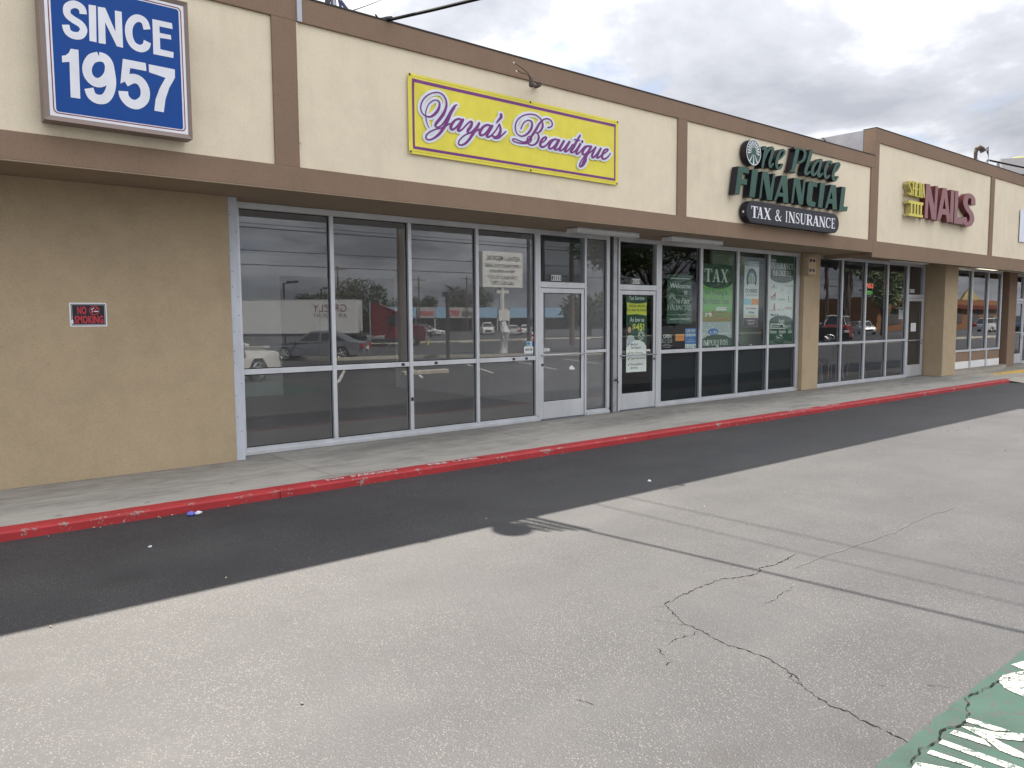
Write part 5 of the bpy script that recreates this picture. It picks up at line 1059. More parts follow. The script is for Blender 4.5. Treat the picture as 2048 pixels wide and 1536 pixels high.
# address numbers and stickers
def numbers(s, x0, x1, z0, z1, lab):
    t = thing('address_number', lab, 'address number', ((x0 + x1) / 2, .04, z0)); n = len(s); w_ = (x1 - x0) / n
    for k, c in enumerate(s):
        box('number_tile', M_pw, t, x0 + k * w_ + .001, x0 + (k + 1) * w_ - .001, .0485, .0495, z0, z1)
        text(c, x0 + k * w_ + w_ * .2, x0 + (k + 1) * w_ - w_ * .2, z0 + .012, z1 - .012, .0478, M_pblk, t, bold=.035)
numbers('10242', 8.475, 8.695, 2.255, 2.345, 'white number tiles 10242 over the vacant unit door')
numbers('10240', 10.41, 10.635, 2.252, 2.342, 'white number tiles 10240 over the tax office door')
numbers('10238', 21.53, 21.84, 2.285, 2.375, 'white number tiles over the nail salon door')
def sticker(x0, x1, z0, z1, m_, lab, y=.0475, s=None, group=None, ink=None):
    o = thing('sticker', lab, 'sticker', ((x0 + x1) / 2, y, z0), group=group); box('sheet', m_, o, x0, x1, y, y + .001, z0, z1)
    if s: text(s, x0 + (x1 - x0) * .12, x1 - (x1 - x0) * .12, z0 + (z1 - z0) * .3, z1 - (z1 - z0) * .3, y - .001, ink or M_pblk, o, bold=.02)
    return o
sticker(7.893, 8.085, 1.100, 1.205, M_pw, 'white notice sticker low in the pane left of door 10242', s='SMOKE FREE')
sticker(7.905, 8.08, 1.053, 1.096, M_pgrey, 'grey strip sticker below the white notice by door 10242', s='NOTICE')
sticker(7.945, 8.02, 1.215, 1.285, M_pcyan, 'round pale blue sticker beside the payment stickers by door 10242', s='e', ink=M_pnavy); sticker(8.024, 8.055, 1.215, 1.285, M_pw, 'white square sticker between blue sticker and payment strip', s='V', ink=M_pblue)
o = thing('sticker', 'vertical strip of payment card stickers left of door 10242', 'sticker', (8.075, .0475, 1.21))
for k, m_ in enumerate((M_pw, M_pred, M_pw, M_porg, M_pblue, M_pblue)): box('card_mark', m_, o, 8.058, 8.09, .0475, .0485, 1.212 + (5 - k) * .037, 1.212 + (5 - k) * .037 + .034)
sticker(8.268, 8.42, 1.115, 1.165, M_pw, 'white pull sticker on the door of the vacant unit', y=.031, s='PULL ◄' if False else 'PULL')
for x, lab in ((12.15, 'small white label low in the first office pane'), (12.94, 'small white label low in the tax banner pane'), (14.1, 'small white label low in the third office pane')): sticker(x, x + .06, 1.062, 1.085, M_pw, lab, y=.0475)
sticker(10.80, 10.90, 1.045, 1.075, M_pw, 'small white label on the office door above the push bar', y=.031)
# scraps of tape left on the vacant door
o = thing('tape_residue', 'torn white paper residue on the lower door glass of 10242', 'residue', (8.9, .03, .8)); MB().poly([(8.86, .80), (8.99, .79), (8.98, .825), (8.94, .85), (8.92, .87), (8.90, .855), (8.87, .845)], y=.032).build('paper_scrap', M_pw, o, fix=False)

# salon window items
M_neonr = flat('neon_red', (0.9, 0.13, 0.10), .4); M_neong = flat('neon_green', (0.10, 0.55, 0.06), .4)
for m_, e_ in ((M_neonr, .8), (M_neong, .35)):
    b_ = m_.node_tree.nodes['Principled BSDF']; b_.inputs['Emission Color'].default_value = (0.9, 0.12, 0.08, 1) if m_ is M_neonr else (0.1, 0.6, 0.05, 1); b_.inputs['Emission Strength'].default_value = e_ * .4
t = thing('neon_sign', 'glowing red sign hanging in the third salon pane', 'neon sign', (19.5, .3, 2.36)); box('board', M_black, t, 19.42, 20.0, .30, .32, 2.36, 2.51); 
mb = MB(); text_into(mb, 'NAILS', 19.44, 19.98, 2.375, 2.495, .294, bold=.05); mb.build('neon_tube', M_neonr, t, fix=False); mb = MB(); mb.tube([(19.5, .31, 2.51), (19.5, .31, 2.98)], .004, 4); mb.tube([(19.92, .31, 2.51), (19.92, .31, 2.98)], .004, 4); mb.build('hanging_cord', M_wire, t)
t = thing('neon_sign', 'green lettered sign hanging below the red one in the salon', 'neon sign', (19.5, .3, 2.2)); box('board', M_black, t, 19.47, 19.97, .30, .32, 2.195, 2.325); mb = MB(); text_into(mb, 'OPEN', 19.50, 19.94, 2.21, 2.31, .294, bold=.05); mb.build('neon_tube', M_neong, t, fix=False); mb = MB(); mb.tube([(19.55, .31, 2.326), (19.55, .31, 2.358)], .004, 4); mb.tube([(19.9, .31, 2.326), (19.9, .31, 2.358)], .004, 4); mb.build('hanging_cord', M_wire, t)
hp = [(20.87 + .215 * math.sin(R(a)) ** 3, 1.83 + .014 * (13 * math.cos(R(a)) - 5 * math.cos(R(2*a)) - 2 * math.cos(R(3*a)) - math.cos(R(4*a)))) for a in range(0, 360, 10)]
t = thing('heart_ornament', 'gold heart ornament hanging in the fourth salon pane', 'ornament', (20.87, .3, 1.6)); mb = MB().poly(hp[::-1], y=.30, yb=.32); mb.build('heart', plain('gold_foil', (0.55, 0.36, 0.14), .45, .3, var=.2, vscale=20), t); mb = MB(); mb.tube([(20.87, .31, 1.95), (20.87, .31, 2.98)], .003, 4); mb.build('hanging_cord', M_wire, t)
p = poster('price_list', 'narrow white price list at the right edge of the fourth salon pane', 'sign', 20.985, 21.235, 1.575, 1.88, M_pw); sheet(rct(20.99, 21.23, 1.82, 1.875), L1, 'dark_header', M_ppur, p)
for k in range(8): sheet(rct(21.02, 21.2, 1.79 - k * .027, 1.797 - k * .027), L1, 'printed_line', M_pgrey, p)
p = thing('paper_notice', 'white paper notice taped to the salon door', 'notice', (21.8, .03, 1.24)); box('sheet', M_pw, p, 21.64, 21.95, .0285, .0295, 1.24, 1.465)
for k in range(6): sheet(rct(21.70, 21.89, 1.42 - k * .03, 1.427 - k * .03), .0278, 'printed_line', M_pgrey, p)
def seat(x, y, rz, lab):
    t = thing('salon_chair', lab, 'chair', (x, y, .004), rz, 'chairs inside the salon')
    box('seat', M_dkmetal, t, -.24, .24, -.24, .24, .42, .50, bevel=.02, local=True); box('backrest', M_dkmetal, t, -.22, .22, .20, .26, .52, .98, bevel=.02, local=True)
    for a in (-.2, .2):
        for b in (-.2, .2): mb = MB(); mb.tube([(a, b, .42), (a * 1.2, b * 1.2, 0)], .014, 6); mb.build('leg', M_galv, t, local=True)
seat(18.3, 1.0, .6, 'dark chair behind the second salon pane'); seat(19.4, 1.1, -.4, 'dark chair behind the third salon pane'); seat(20.5, 1.0, .2, 'dark chair behind the fourth salon pane')
t = thing('side_table', 'pale low cabinet behind the first salon pane', 'cabinet', (17.2, .9, .004)); box('body', M_inwall, t, 16.9, 17.65, .7, 1.1, .004, .40, bevel=.01); box('top', M_whitepaint, t, 16.88, 17.67, .68, 1.12, .4005, .43, bevel=.006)
# potted plant in the office window
t = thing('potted_plant', 'potted plant with long dark leaves behind the third office pane', 'plant', (13.74, .32, .99))
M_leafin = flat('indoor_leaf', (0.03, 0.055, 0.03), .45); mb = MB(); mb.tube([(13.74, .32, .80), (13.74, .32, .98)], [.10, .13], 12); mb.build('pot', M_pplum, t)
q = random.Random(12)
for k in range(22):
    a = q.uniform(0, 6.283); l_ = q.uniform(.28, .52); up = q.uniform(.25, .62); P0 = Vector((13.74, .32, 1.0)); mb = MB(); vs = []
    n = 7
    for i in range(n):
        u = i / (n - 1); c = P0 + Vector((math.cos(a) * l_ * u, math.sin(a) * l_ * u * .45, up * u - .50 * u * u * l_ * 1.6)); ww = .022 * math.sin(math.pi * min(.97, u * .9 + .08)); sd = Vector((-math.sin(a), math.cos(a), 0)) * ww
        vs += [tuple(c + sd + Vector((0, 0, ww * .6))), tuple(c), tuple(c - sd + Vector((0, 0, ww * .6)))]
    fs = []
    for i in range(n - 1): fs += [(i*3, i*3+1, i*3+4, i*3+3), (i*3+1, i*3+2, i*3+5, i*3+4)]
    mb.add(vs, fs).build('leaf', M_leafin, t, fix=False)

# ================================================================== on the roof and overhead
t = thing('satellite_dish', 'satellite dish on a tripod mount behind the roof edge', 'antenna', (4.25, -.75, 4.56))
mb = MB()
for a in ((4.47, -.86), (4.05, -.55), (4.30, -.35)): mb.tube([(4.40, -.68, 5.55), (a[0] + (.05 if a[0] > 4.4 else 0), a[1], 4.56)], .016, 6)
mb.tube([(4.55, -.85, 5.13), (4.44, -.72, 5.36)], .022, 6); mb.build('tripod', flat('blue_grey_steel', (0.05, 0.06, 0.12), .5), t)
mb = MB(); mb.tube([(4.40, -.68, 4.9), (4.36, -.68, 5.75)], .022, 8); mb.build('mast', M_galv, t)
mb = MB(); mb.tube([(4.37, -.68, 5.72), (4.80, -.60, 5.92)], .016, 6); mb.build('cable_bracket', M_galv, t)
for k_ in range(4):
    a_ = Vector((4.58 + .10 * k_, -.66 + .02 * k_, 5.77 + .05 * k_)); MB().tube([a_, a_ + Vector((.05, -.14, -.02)), a_ + Vector((.10, -.34 - .05 * k_, .02)), a_ + Vector((.13, -.52 - .05 * k_, -.04))], [.012, .03, .034, .02], 6).build('insulator', M_dkmetal, t)
mb = MB(); mb.tube([(4.24, -.80, 5.12), (4.225, -.80, 5.30)], [.035, .03], 8); mb.build('vent_cap', M_dkmetal, t)
mb = MB(); cN = Vector((-.25, .55, .8)).normalized(); c0 = Vector((4.53, -.93, 5.74)); u_ = cN.cross(Vector((0, 0, 1))).normalized(); v_ = cN.cross(u_); vs = [c0]; fs = []
for r_ in (.08, .14, .19):
    for k in range(20): vs.append(c0 + (u_ * math.cos(6.283*k/20) + v_ * math.sin(6.283*k/20) * .9) * r_ + cN * r_ * r_ * .5)
for k in range(20):
    fs.append((0, 1 + k, 1 + (k+1) % 20))
    for rr2 in range(2): fs.append((1 + rr2*20 + k, 1 + (rr2+1)*20 + k, 1 + (rr2+1)*20 + (k+1) % 20, 1 + rr2*20 + (k+1) % 20))
mb.add(vs, fs).build('dish', M_galv, t, smooth=True)
def cable(name, lab, a, b, sag, r, n=40, group=None, cat='cable', mat=None):
    a, b = Vector(a), Vector(b); pts = [a + (b - a) * (k / n) - Vector((0, 0, sag * 4 * (k / n) * (1 - k / n))) for k in range(n + 1)]
    mb = MB(); mb.tube(pts, r, 5); o = mb.build(name, mat or M_wire, None); tag(o, lab, cat, group); return o
cable('service_cable', 'thick black service cable anchored at the roof edge over the yellow banner', (4.82, YF + .06, 5.125), (8.3, -36, 7.8), 1.9, .019)
t = thing('cable_anchor', 'dark clamp on the roof edge holding the thick cable', 'clamp', (4.82, YF + .06, 5.121)); mb = MB(); mb.tube([(4.76, YF + .06, 5.122), (4.89, YF + .0, 5.155)], .03, 8); mb.tube([(4.78, YF + .09, 5.122), (4.72, YF + .1, 5.19)], .01, 6); mb.build('clamp_body', M_dkmetal, t)
cable('guy_wire', 'thin wire rising from the dish mount into the sky', (4.50, -.88, 5.22), (13.4, 12.9, 12.0), .02, .0065)
cable('power_line', 'right-hand thin overhead line crossing above the shops', (5.95, 14, 8.2), (7.6, -45, 8.9), .5, .0095, group='overhead lines above the shops')
cable('power_line', 'left-hand thin overhead line crossing above the shops', (5.45, 14, 7.8), (7.2, -45, 8.6), .5, .0085, group='overhead lines above the shops')
t = thing('service_mast', 'dark weatherhead mast with drip loops on the salon roof', 'mast', (23.3, -.9, 5.0))
mb = MB(); mb.tube([(23.28, -.80, 5.0), (23.27, -.80, 6.06), (23.29, -.82, 6.15), (23.36, -.85, 6.19), (23.46, -.88, 6.16), (23.50, -.90, 6.09)], [.05, .05, .062, .072, .075, .07], 10); mb.build('mast_pipe', M_rust, t)
mb = MB()
for k in range(3): mb.tube([(23.48, -.9, 6.1), (23.60, -.93 - .03*k, 6.16 + .03*k), (23.74, -.95, 6.02), (23.76, -.95, 5.88), (23.66, -.95, 5.74 - .03*k), (23.56, -.95, 5.80), (23.66, -.97, 5.87 + .01*k)], .009, 5)
mb.build('drip_loop', M_wire, t); mb = MB(); mb.box(23.25, 23.32, -.86, -.74, 5.86, 5.89); mb.tube([(23.68, -.97, 5.87), (23.80, -.97, 5.885)], .022, 6); mb.build('clamp_band', M_galv, t)
cable('service_cable', 'black cable running right from the weatherhead mast', (23.74, -.97, 5.88), (60, -4, 8.6), .6, .026); cable('service_cable', 'thin lower cable running right from the weatherhead mast', (23.5, -.9, 5.74), (60, -3, 8.0), .6, .012)
t = thing('flood_light', 'grey floodlight box with a yellow top on the salon roof', 'floodlight', (26.8, -.6, 5.0))
mb = MB(); mb.tube([(26.9, -.6, 5.0), (26.9, -.6, 5.9)], .10, 8); mb.build('stand', M_dkmetal, t)
def rot_box(name, mat, par, c, h, ang):
    mb = MB(); mb.box(-h[0], h[0], -h[1], h[1], -h[2], h[2]); mt = Matrix.Rotation(R(ang[1]), 3, 'Z') @ Matrix.Rotation(R(ang[0]), 3, 'Y'); mb.v = [tuple(Vector(c) + mt @ Vector(v)) for v in mb.v]; return mb.build(name, mat, par, bevel=.015)
rot_box('lamp_housing', flat('grey_lamp_paint', (0.17, 0.17, 0.18), .6), t, (26.72, -.6, 6.10), (.05, .32, .34), (34, 35)); rot_box('lamp_door', M_dkmetal, t, (26.90, -.50, 6.03), (.09, .33, .36), (34, 35)); rot_box('yellow_hood', M_pyel, t, (27.08, -.6, 6.37), (.12, .14, .03), (20, 35))
cable('roof_cable', 'loose black cable looping over the grey parapet side', (16.6, -.62, 4.56), (16.88, .10, 5.70), -.14, .012, n=14)
q = random.Random(8)
deb = MB()
for k in range(40):
    x = q.choice((q.uniform(3.7, 5.6), q.uniform(4.2, 8.6), q.uniform(16.2, 16.9))); z = ZT + .014; deb.tube([(x, YF + .05, z), (x + q.uniform(-.06, .06), YF + .07 + q.uniform(0, .05), z + q.uniform(.006, .035))], .004, 4)
deb.build('roof_debris', M_rooftop, bld)

# ================================================================== small litter on the ground
M_bag = flat('blue_plastic', (0.12, 0.14, 0.50), .35); M_wisp = flat('white_wrapper', (0.66, 0.67, 0.70), .5)
def crumple(name, lab, cat, x, y, r, m_, seed, kids=()):
    q = random.Random(seed); bm = bmesh.new(); bmesh.ops.create_icosphere(bm, subdivisions=2, radius=r * .72)
    for v in bm.verts: v.co = Vector((v.co.x * q.uniform(.5, 1.4), v.co.y * q.uniform(.5, 1.2), max(0, v.co.z * q.uniform(.25, .75) + r * .2)))
    me = bpy.data.meshes.new(name); bm.to_mesh(me); bm.free(); me.materials.append(m_); o = bpy.data.objects.new(name, me); COL.objects.link(o); o.location = (x, y, G + .001); return tag(o, lab, cat)
o = crumple('plastic_wrapper', 'crumpled blue and clear plastic wrapper by the red kerb', 'wrapper', 2.08, -2.20, .055, M_bag, 3); k_ = crumple('clear_film', None, None, 0, 0, .045, M_wisp, 5); k_.parent = o; k_.location = (.05, -.02, .004)
crumple('paper_scrap', 'white paper scrap on the shaded asphalt near the shadow edge', 'paper scrap', 6.22, -3.94, .03, M_wisp, 9)
crumple('paper_scrap', 'pale scrap on the dark asphalt at the left', 'paper scrap', 1.53, -3.0, .022, M_wisp, 11)
lf = MB(); q = random.Random(21)
for k in range(130):
    x = q.uniform(.6, 20); y = -2.10 - abs(q.gauss(0, .04)) if k < 75 else q.uniform(-8, -2.4); s_ = q.uniform(.006, .018); a = q.uniform(0, 3.14); c_, d_ = math.cos(a) * s_, math.sin(a) * s_
    lf.quad((x - c_, y - d_, G + .006), (x + d_ * .5, y - c_ * .5, G + .004), (x + c_, y + d_, G + .009), (x - d_ * .5, y + c_ * .5, G + .012))
tag(lf.build('leaf_litter', flat('dry_leaf_bits', (0.30, 0.25, 0.18), .8, var=.3), None, fix=False), kind='stuff')
# ================================================================== across the lot: what the shop glass mirrors
M_tyre = flat('tyre_rubber', (0.018, 0.018, 0.018), .8); M_rim = plain('alloy_rim', (0.55, 0.56, 0.58), .35, .7, var=.05); M_carglass = plain('car_glass', (0.02, 0.024, 0.03), .08, var=0, spec=.8)
M_lampred = flat('tail_lamp', (0.35, 0.02, 0.02), .25); M_lampwhite = flat('head_lamp', (0.65, 0.66, 0.66), .2); M_chrome = plain('chrome', (0.7, 0.7, 0.72), .2, .9, var=0)
def paint(n, c): return plain(n, c, .28, .15, var=.02, spec=.7)
def loft(mb, prof, hw):
    """prof: list of (x, z) closed outline, hw(x, z) half width"""
    n = len(prof); vs = [(x, -hw(x, z), z) for x, z in prof] + [(x, hw(x, z), z) for x, z in prof]
    return mb.add(vs, [tuple(range(n))[::-1], tuple(range(n, 2*n))] + [(i, (i+1) % n, n + (i+1) % n, n + i) for i in range(n)])
def car(label, cat, loc, heading, col_mat, kind='sedan', L=4.8, H=1.45, W=1.84, name='parked_car', group='cars out in the parking lot'):
    t = thing(name, label, cat, (loc[0], loc[1], lot_z(loc[1]) + .004 if len(loc) < 3 else loc[2]), math.atan2(heading[1], heading[0]), group)
    h = L / 2; wb = L * .29; rw = .33 if kind != 'truck' else .40; hw = W / 2
    def arch(x): return [(x - rw*1.18 , .24), (x - rw*1.05, rw*1.3), (x - rw*.5, rw*2.05), (x + rw*.5, rw*2.05), (x + rw*1.05, rw*1.3), (x + rw*1.18, .24)]
    zb = H * .58
    if kind == 'sedan': top = [(h - .02, zb * .72), (h - .12, zb * .84), (h * .42, zb + .04), (-h * .72, zb + .08), (-h + .06, zb + .02), (-h, zb * .6)]; roof = [(h * .40, zb + .02), (h * .06, H - .03), (-h * .12, H), (-h * .36, H - .06), (-h * .76, zb + .06)]
    elif kind == 'suv': top = [(h - .02, zb * .70), (h - .16, zb * .90), (h * .48, zb + .06), (-h * .9, zb + .10), (-h, zb * .9), (-h - .02, zb * .5)]; roof = [(h * .46, zb + .04), (h * .14, H - .05), (-h * .1, H), (-h * .78, H - .04), (-h * .96, zb + .08)]
    elif kind == 'van': top = [(h - .02, zb * .62), (h - .25, zb * .86), (h * .62, zb + .05), (-h * .97, zb + .08), (-h, zb * .9), (-h - .03, zb * .45)]; roof = [(h * .60, zb + .03), (h * .34, H - .05), (h * .1, H), (-h * .90, H - .02), (-h * .97, zb + .06)]
    else: top = [(h - .02, zb * .80), (h - .10, zb * .98), (h * .45, zb + .06), (-h * .12, zb + .06), (-h * .14, zb - .04), (-h, zb - .04), (-h - .02, zb * .5)]; roof = [(h * .42, zb + .04), (h * .18, H - .04), (-h * .02, H), (-h * .12, zb + .04)]
    low = [(-h - .03, .28)] + arch(-wb)[0:] + arch(wb) + [(h + .02, .26), (h + .05, zb * .5)]
    prof = low + top
    mb = MB(); loft(mb, prof, lambda x, z: hw * (1.0 - .10 * max(0, (abs(x) / h - .72) / .28) ** 2) * (1 - .06 * max(0, (z - .6)))); mb.build('body', col_mat, t, local=True, bevel=.0)
    mb = MB(); loft(mb, roof, lambda x, z: hw * (.93 - .24 * (z - zb) / (H - zb))); cab_ = mb.build('cabin', col_mat, t, local=True)
    g = MB()
    def cabw(z): return hw * (.93 - .24 * (z - zb) / (H - zb)) + .004
    xs = [p[0] for p in roof]; za, zt_ = zb + .10, H - .10
    def xat(z, front):
        seg = roof if front else roof[::-1]
        for a, b in zip(seg[:-1], seg[1:]):
            if (a[1] - z) * (b[1] - z) <= 0 and abs(a[1] - b[1]) > 1e-6: return a[0] + (b[0] - a[0]) * (z - a[1]) / (b[1] - a[1])
        return seg[0][0]
    for sgn in (-1, 1):
        xf0, xf1, xr0, xr1 = xat(za, True) - .12, xat(zt_, True) - .08, xat(za, False) + .14, xat(zt_, False) + .12
        mid = (xf1 + xr1) / 2
        for a0, a1, b0, b1 in ((xf0, xf1, mid + .04, mid + .04), (mid - .04, mid - .04, xr0, xr1)):
            g.quad((a0, sgn * cabw(za), za), (b0, sgn * cabw(za), za), (b1, sgn * cabw(zt_), zt_), (a1, sgn * cabw(zt_), zt_))
    f0, f1 = xat(za, True) + .006, xat(zt_, True) + .012; r0, r1 = xat(za, False) - .006, xat(zt_, False) - .012
    g.quad((f0, -cabw(za) * .93, za), (f0, cabw(za) * .93, za), (f1, cabw(zt_) * .92, zt_), (f1, -cabw(zt_) * .92, zt_)); g.quad((r0, -cabw(za) * .93, za), (r0, cabw(za) * .93, za), (r1, cabw(zt_) * .92, zt_), (r1, -cabw(zt_) * .92, zt_))
    g.build('windows', M_carglass, t, local=True, fix=False)
    for x in (-wb, wb):
        for sgn in (-1, 1):
            mb = MB(); mb.tube([(x, sgn * (hw - .20), rw), (x, sgn * (hw + .005), rw)], rw, 24); wl = mb.build('wheel', M_tyre, t, local=True)
            mb = MB(); mb.tube([(x, sgn * (hw + .004), rw), (x, sgn * (hw + .010), rw)], rw * .42, 16)
            for k in range(5):
                a = k * 1.2566; mb.tube([(x, sgn * (hw + .008), rw), (x + math.cos(a) * rw * .66, sgn * (hw + .010), rw + math.sin(a) * rw * .66)], rw * .09, 5)
            ring = [(x + math.cos(6.283*k/24) * rw * .68, sgn * (hw + .008), rw + math.sin(6.283*k/24) * rw * .68) for k in range(25)]; mb.tube(ring, rw * .05, 5, caps=False)
            rm = mb.build('rim', M_rim, t, local=True); rm.parent = wl
    for sgn in (-1, 1):
        MB().box(h - .28, h + .0, sgn * hw * .80 - .16, sgn * hw * .80 + .10, zb * .70, zb * .86).build('headlight', M_lampwhite, t, local=True, bevel=.03)
        MB().box(-h - .035, -h + .10, sgn * hw * .82 - .14, sgn * hw * .82 + .12, zb * .70, zb * .98).build('tail_light', M_lampred, t, local=True, bevel=.02)
        MB().box(h * .30, h * .36, sgn * (hw + .08) - .09, sgn * (hw + .08) + .09, zb + .03, zb + .16).build('door_mirror', col_mat, t, local=True, bevel=.03)
    MB().box(h + .01, h + .06, -hw * .5, hw * .5, .42, zb * .68).build('grille', M_black, t, local=True, bevel=.01)
    MB().box(-h - .045, -h - .034, -.26, .26, zb * .62, zb * .62 + .15).build('number_plate', M_pw, t, local=True)
    return t
M_white_car = paint('white_car_paint', (0.72, 0.72, 0.69)); M_grey_car = paint('grey_car_paint', (0.15, 0.165, 0.19)); M_red_car = paint('red_car_paint', (0.30, 0.022, 0.028)); M_dark_car = paint('dark_car_paint', (0.025, 0.028, 0.032)); M_silver_car = paint('silver_car_paint', (0.42, 0.44, 0.45)); M_navy_car = paint('navy_car_paint', (0.03, 0.045, 0.09)); M_green_car = paint('grey_green_car_paint', (0.19, 0.22, 0.20))
car('white crossover nearest the shops, nose to the right', 'car', (7.0, -12.9), (.90, -.38), M_white_car, 'suv', 4.4, 1.66)
car('white minivan behind the crossover at the left', 'car', (9.2, -21.2), (.86, -.5), M_white_car, 'van', 4.9, 1.75)
car('grey sedan with five spoke wheels near the island kerb', 'car', (17.0, -26.4), (-.74, -.67), M_grey_car, 'sedan', 4.88, 1.45)
car('white sedan in front of the far strip mall', 'car', (62, -85), (.5, .85), M_white_car); car('dark suv beside the white sedan by the far mall', 'car', (58, -80), (-.4, .9), M_dark_car, 'suv', 4.7, 1.75)
car('white pickup facing the shops by the far mall', 'truck', (71.8, -83.5), (-.55, .83), M_white_car, 'truck', 5.6, 1.85); car('silver sedan right of the white pickup', 'car', (71.5, -77), (.6, -.8), M_silver_car); car('white sedan at the far right of the pickup', 'car', (77, -80.5), (.6, -.8), M_white_car)
v = car('red and white delivery van seen from behind', 'van', (62.5, -23.2), (.93, -.36), M_red_car, 'van', 4.9, 2.0)
[c for c in v.children if c.name.startswith('cabin')][0].active_material = M_white_car
MB().box(-2.3, 1.4, -.72, .72, 1.93, 2.03).build('white_roof', M_white_car, v, local=True, bevel=.03)
car('dark pickup beside the red van', 'truck', (50, -19.2), (.5, .86), M_dark_car, 'truck', 5.6, 1.9); car('grey green sedan right of the red van', 'car', (74, -31), (.9, .4), M_green_car); car('blue grey suv in front of the orange building', 'car', (86, -36), (-.7, .7), M_navy_car, 'suv', 4.7, 1.75); car('silver hatchback in front of the orange building', 'car', (93, -36), (-.7, .7), M_silver_car, 'suv', 4.3, 1.6)
car('white sedan with dark roof opposite the insurance window', 'car', (81, -40.3), (-.8, .6), M_white_car); car('navy pickup seen in the recessed windows', 'truck', (95, -20), (-.9, .3), M_navy_car, 'truck', 5.8, 1.9); car('silver suv passing the restaurant', 'car', (108, -27), (.9, .3), M_silver_car, 'suv', 4.7, 1.75)
# lorry
tr = thing('semi_truck', 'red tractor with a long white box trailer on the street', 'truck', (36.3, -48.8, -.70), math.atan2(.62, .78))
M_trailer = plain('white_trailer_panel', (0.60, 0.62, 0.62), .5, var=.05); M_tractor = paint('red_tractor_paint', (0.15, 0.012, 0.018))
def lbox(n, m_, a, bev=.02): return MB().box(*a).build(n, m_, tr, local=True, bevel=bev)
lbox('trailer', M_trailer, (-20.2, -4.3, -1.28, 1.28, 1.18, 4.05), .03); lbox('trailer_rail', M_galv, (-20.2, -4.3, -1.29, 1.29, 4.051, 4.12)); lbox('trailer_rail', M_dkmetal, (-20.2, -4.3, -1.27, 1.27, .98, 1.178))
tx = MB(); text_into(tx, 'GRIZLY', 0, 2.9, 0, .62, 0); text_into(tx, 'AIR FREIGHT', 0, 2.9, -.5, -.15, 0); tx.v = [(-5.2 - X, 1.284, 3.05 + Z) for X, _, Z in tx.v]; tx.build('trailer_lettering', M_chpside, tr, local=True, fix=False)
MB().add([(-17.0, 1.285, 1.5), (-16.7, 1.285, 1.8), (-17.0, 1.285, 2.1), (-17.3, 1.285, 1.8)], [(0, 1, 2, 3)]).build('hazard_placard', M_dkmetal, tr, local=True, fix=False)
mb = MB(); loft(mb, [(1.5, .55), (1.5, 1.3), (1.35, 1.75), (.1, 1.95), (-.6, 2.75), (-.75, 2.95), (-2.6, 3.75), (-3.1, 3.8), (-3.1, .7)], lambda x, z: 1.15 if x < 0 else 1.0); mb.build('cab', M_tractor, tr, local=True)
mb = MB()
for sgn in (-1, 1): mb.quad((-.55, sgn * 1.16, 2.0), (-1.6, sgn * 1.16, 2.0), (-1.6, sgn * 1.16, 2.65), (-.75, sgn * 1.16, 2.65))
mb.quad((.08, -.95, 2.0), (.08, .95, 2.0), (-.58, .95, 2.72), (-.58, -.95, 2.72)); mb.build('windows', M_carglass, tr, local=True, fix=False)
lbox('cab_skirt', M_dkmetal, (-3.1, -1.0, -1.17, 1.17, .35, .69)); lbox('fairing_gap', M_dkmetal, (-3.35, -3.11, -1.0, 1.0, .9, 3.5)); lbox('door_seam', M_dkmetal, (-1.64, -1.60, -1.165, 1.165, .8, 2.7), 0); lbox('exhaust_stack', M_chrome, (-3.3, -3.15, .95, 1.1, 1.0, 3.9)); lbox('fender', M_dkmetal, (-.25, .95, -1.14, 1.14, .95, 1.08), .03)
lbox('chassis', M_dkmetal, (-8.5, 1.2, -.5, .5, .55, .95)); lbox('fuel_tank', M_galv, (-3.6, -2.0, .62, 1.15, .45, 1.0), .1); lbox('bumper', M_chrome, (1.5, 1.62, -1.1, 1.1, .45, .85)); lbox('grille', M_chrome, (1.5, 1.56, -.5, .5, .9, 1.6))
for x in (.35, -5.3, -6.6, -17.6, -18.9):
    for sgn in (-1, 1):
        mb = MB(); mb.tube([(x, sgn * .78, .5), (x, sgn * 1.22, .5)], .5, 20); wl = mb.build('wheel', M_tyre, tr, local=True); mb = MB(); mb.tube([(x, sgn * 1.221, .5), (x, sgn * 1.235, .5)], .27, 14); rm = mb.build('rim', M_rim, tr, local=True); rm.parent = wl
# lease sign on a wrapped post
ls = thing('lease_sign', 'white retail and medical lease board on a wrapped white post', 'sign', (27.5, -25, lot_z(-25)))
M_wrap = flat('white_wrap', (0.66, 0.66, 0.66), .6)
lz = MB(); lz.box(26.15, 29.05, -25.2, -24.85, 3.42, 5.40); lz.build('board', M_pw, ls, bevel=.01)
tx = MB()
for s_, a, b, z, h_ in (('RETAIL / MEDICAL', 26.4, 28.8, 4.92, .26), ('OFFICE SPACE FOR LEASE', 26.3, 28.85, 4.52, .20), ('7000 to 8000 SqFt.', 26.7, 28.6, 4.20, .20), ('CAN BUILD TO SUIT', 26.6, 28.7, 3.88, .20), ('562-925-7707', 26.8, 28.5, 3.56, .22)): text_into(tx, s_, a, b, z, z + h_, 0, bold=.02)
tx.v = [(26.15 + 29.05 - X, -24.846, Z) for X, _, Z in tx.v]; tx.build('lettering', M_pblk, ls, fix=False)
mb = MB(); mb.tube([(27.6, -25.02, 3.42), (27.62, -25.02, 1.9)], .16, 10); mb.box(27.2, 28.1, -25.1, -24.95, 3.1, 3.3); mb.build('post', M_wrap, ls); mb = MB(); mb.tube([(27.62, -25.0, 1.6), (27.75, -24.9, .9), (27.7, -25.0, -.3)], [.16, .30, .26], 10); mb.build('loose_wrap', M_wrap, ls); box('small_plate', M_wrap, ls, 27.25, 28.05, -24.86, -24.82, 1.55, 2.15)
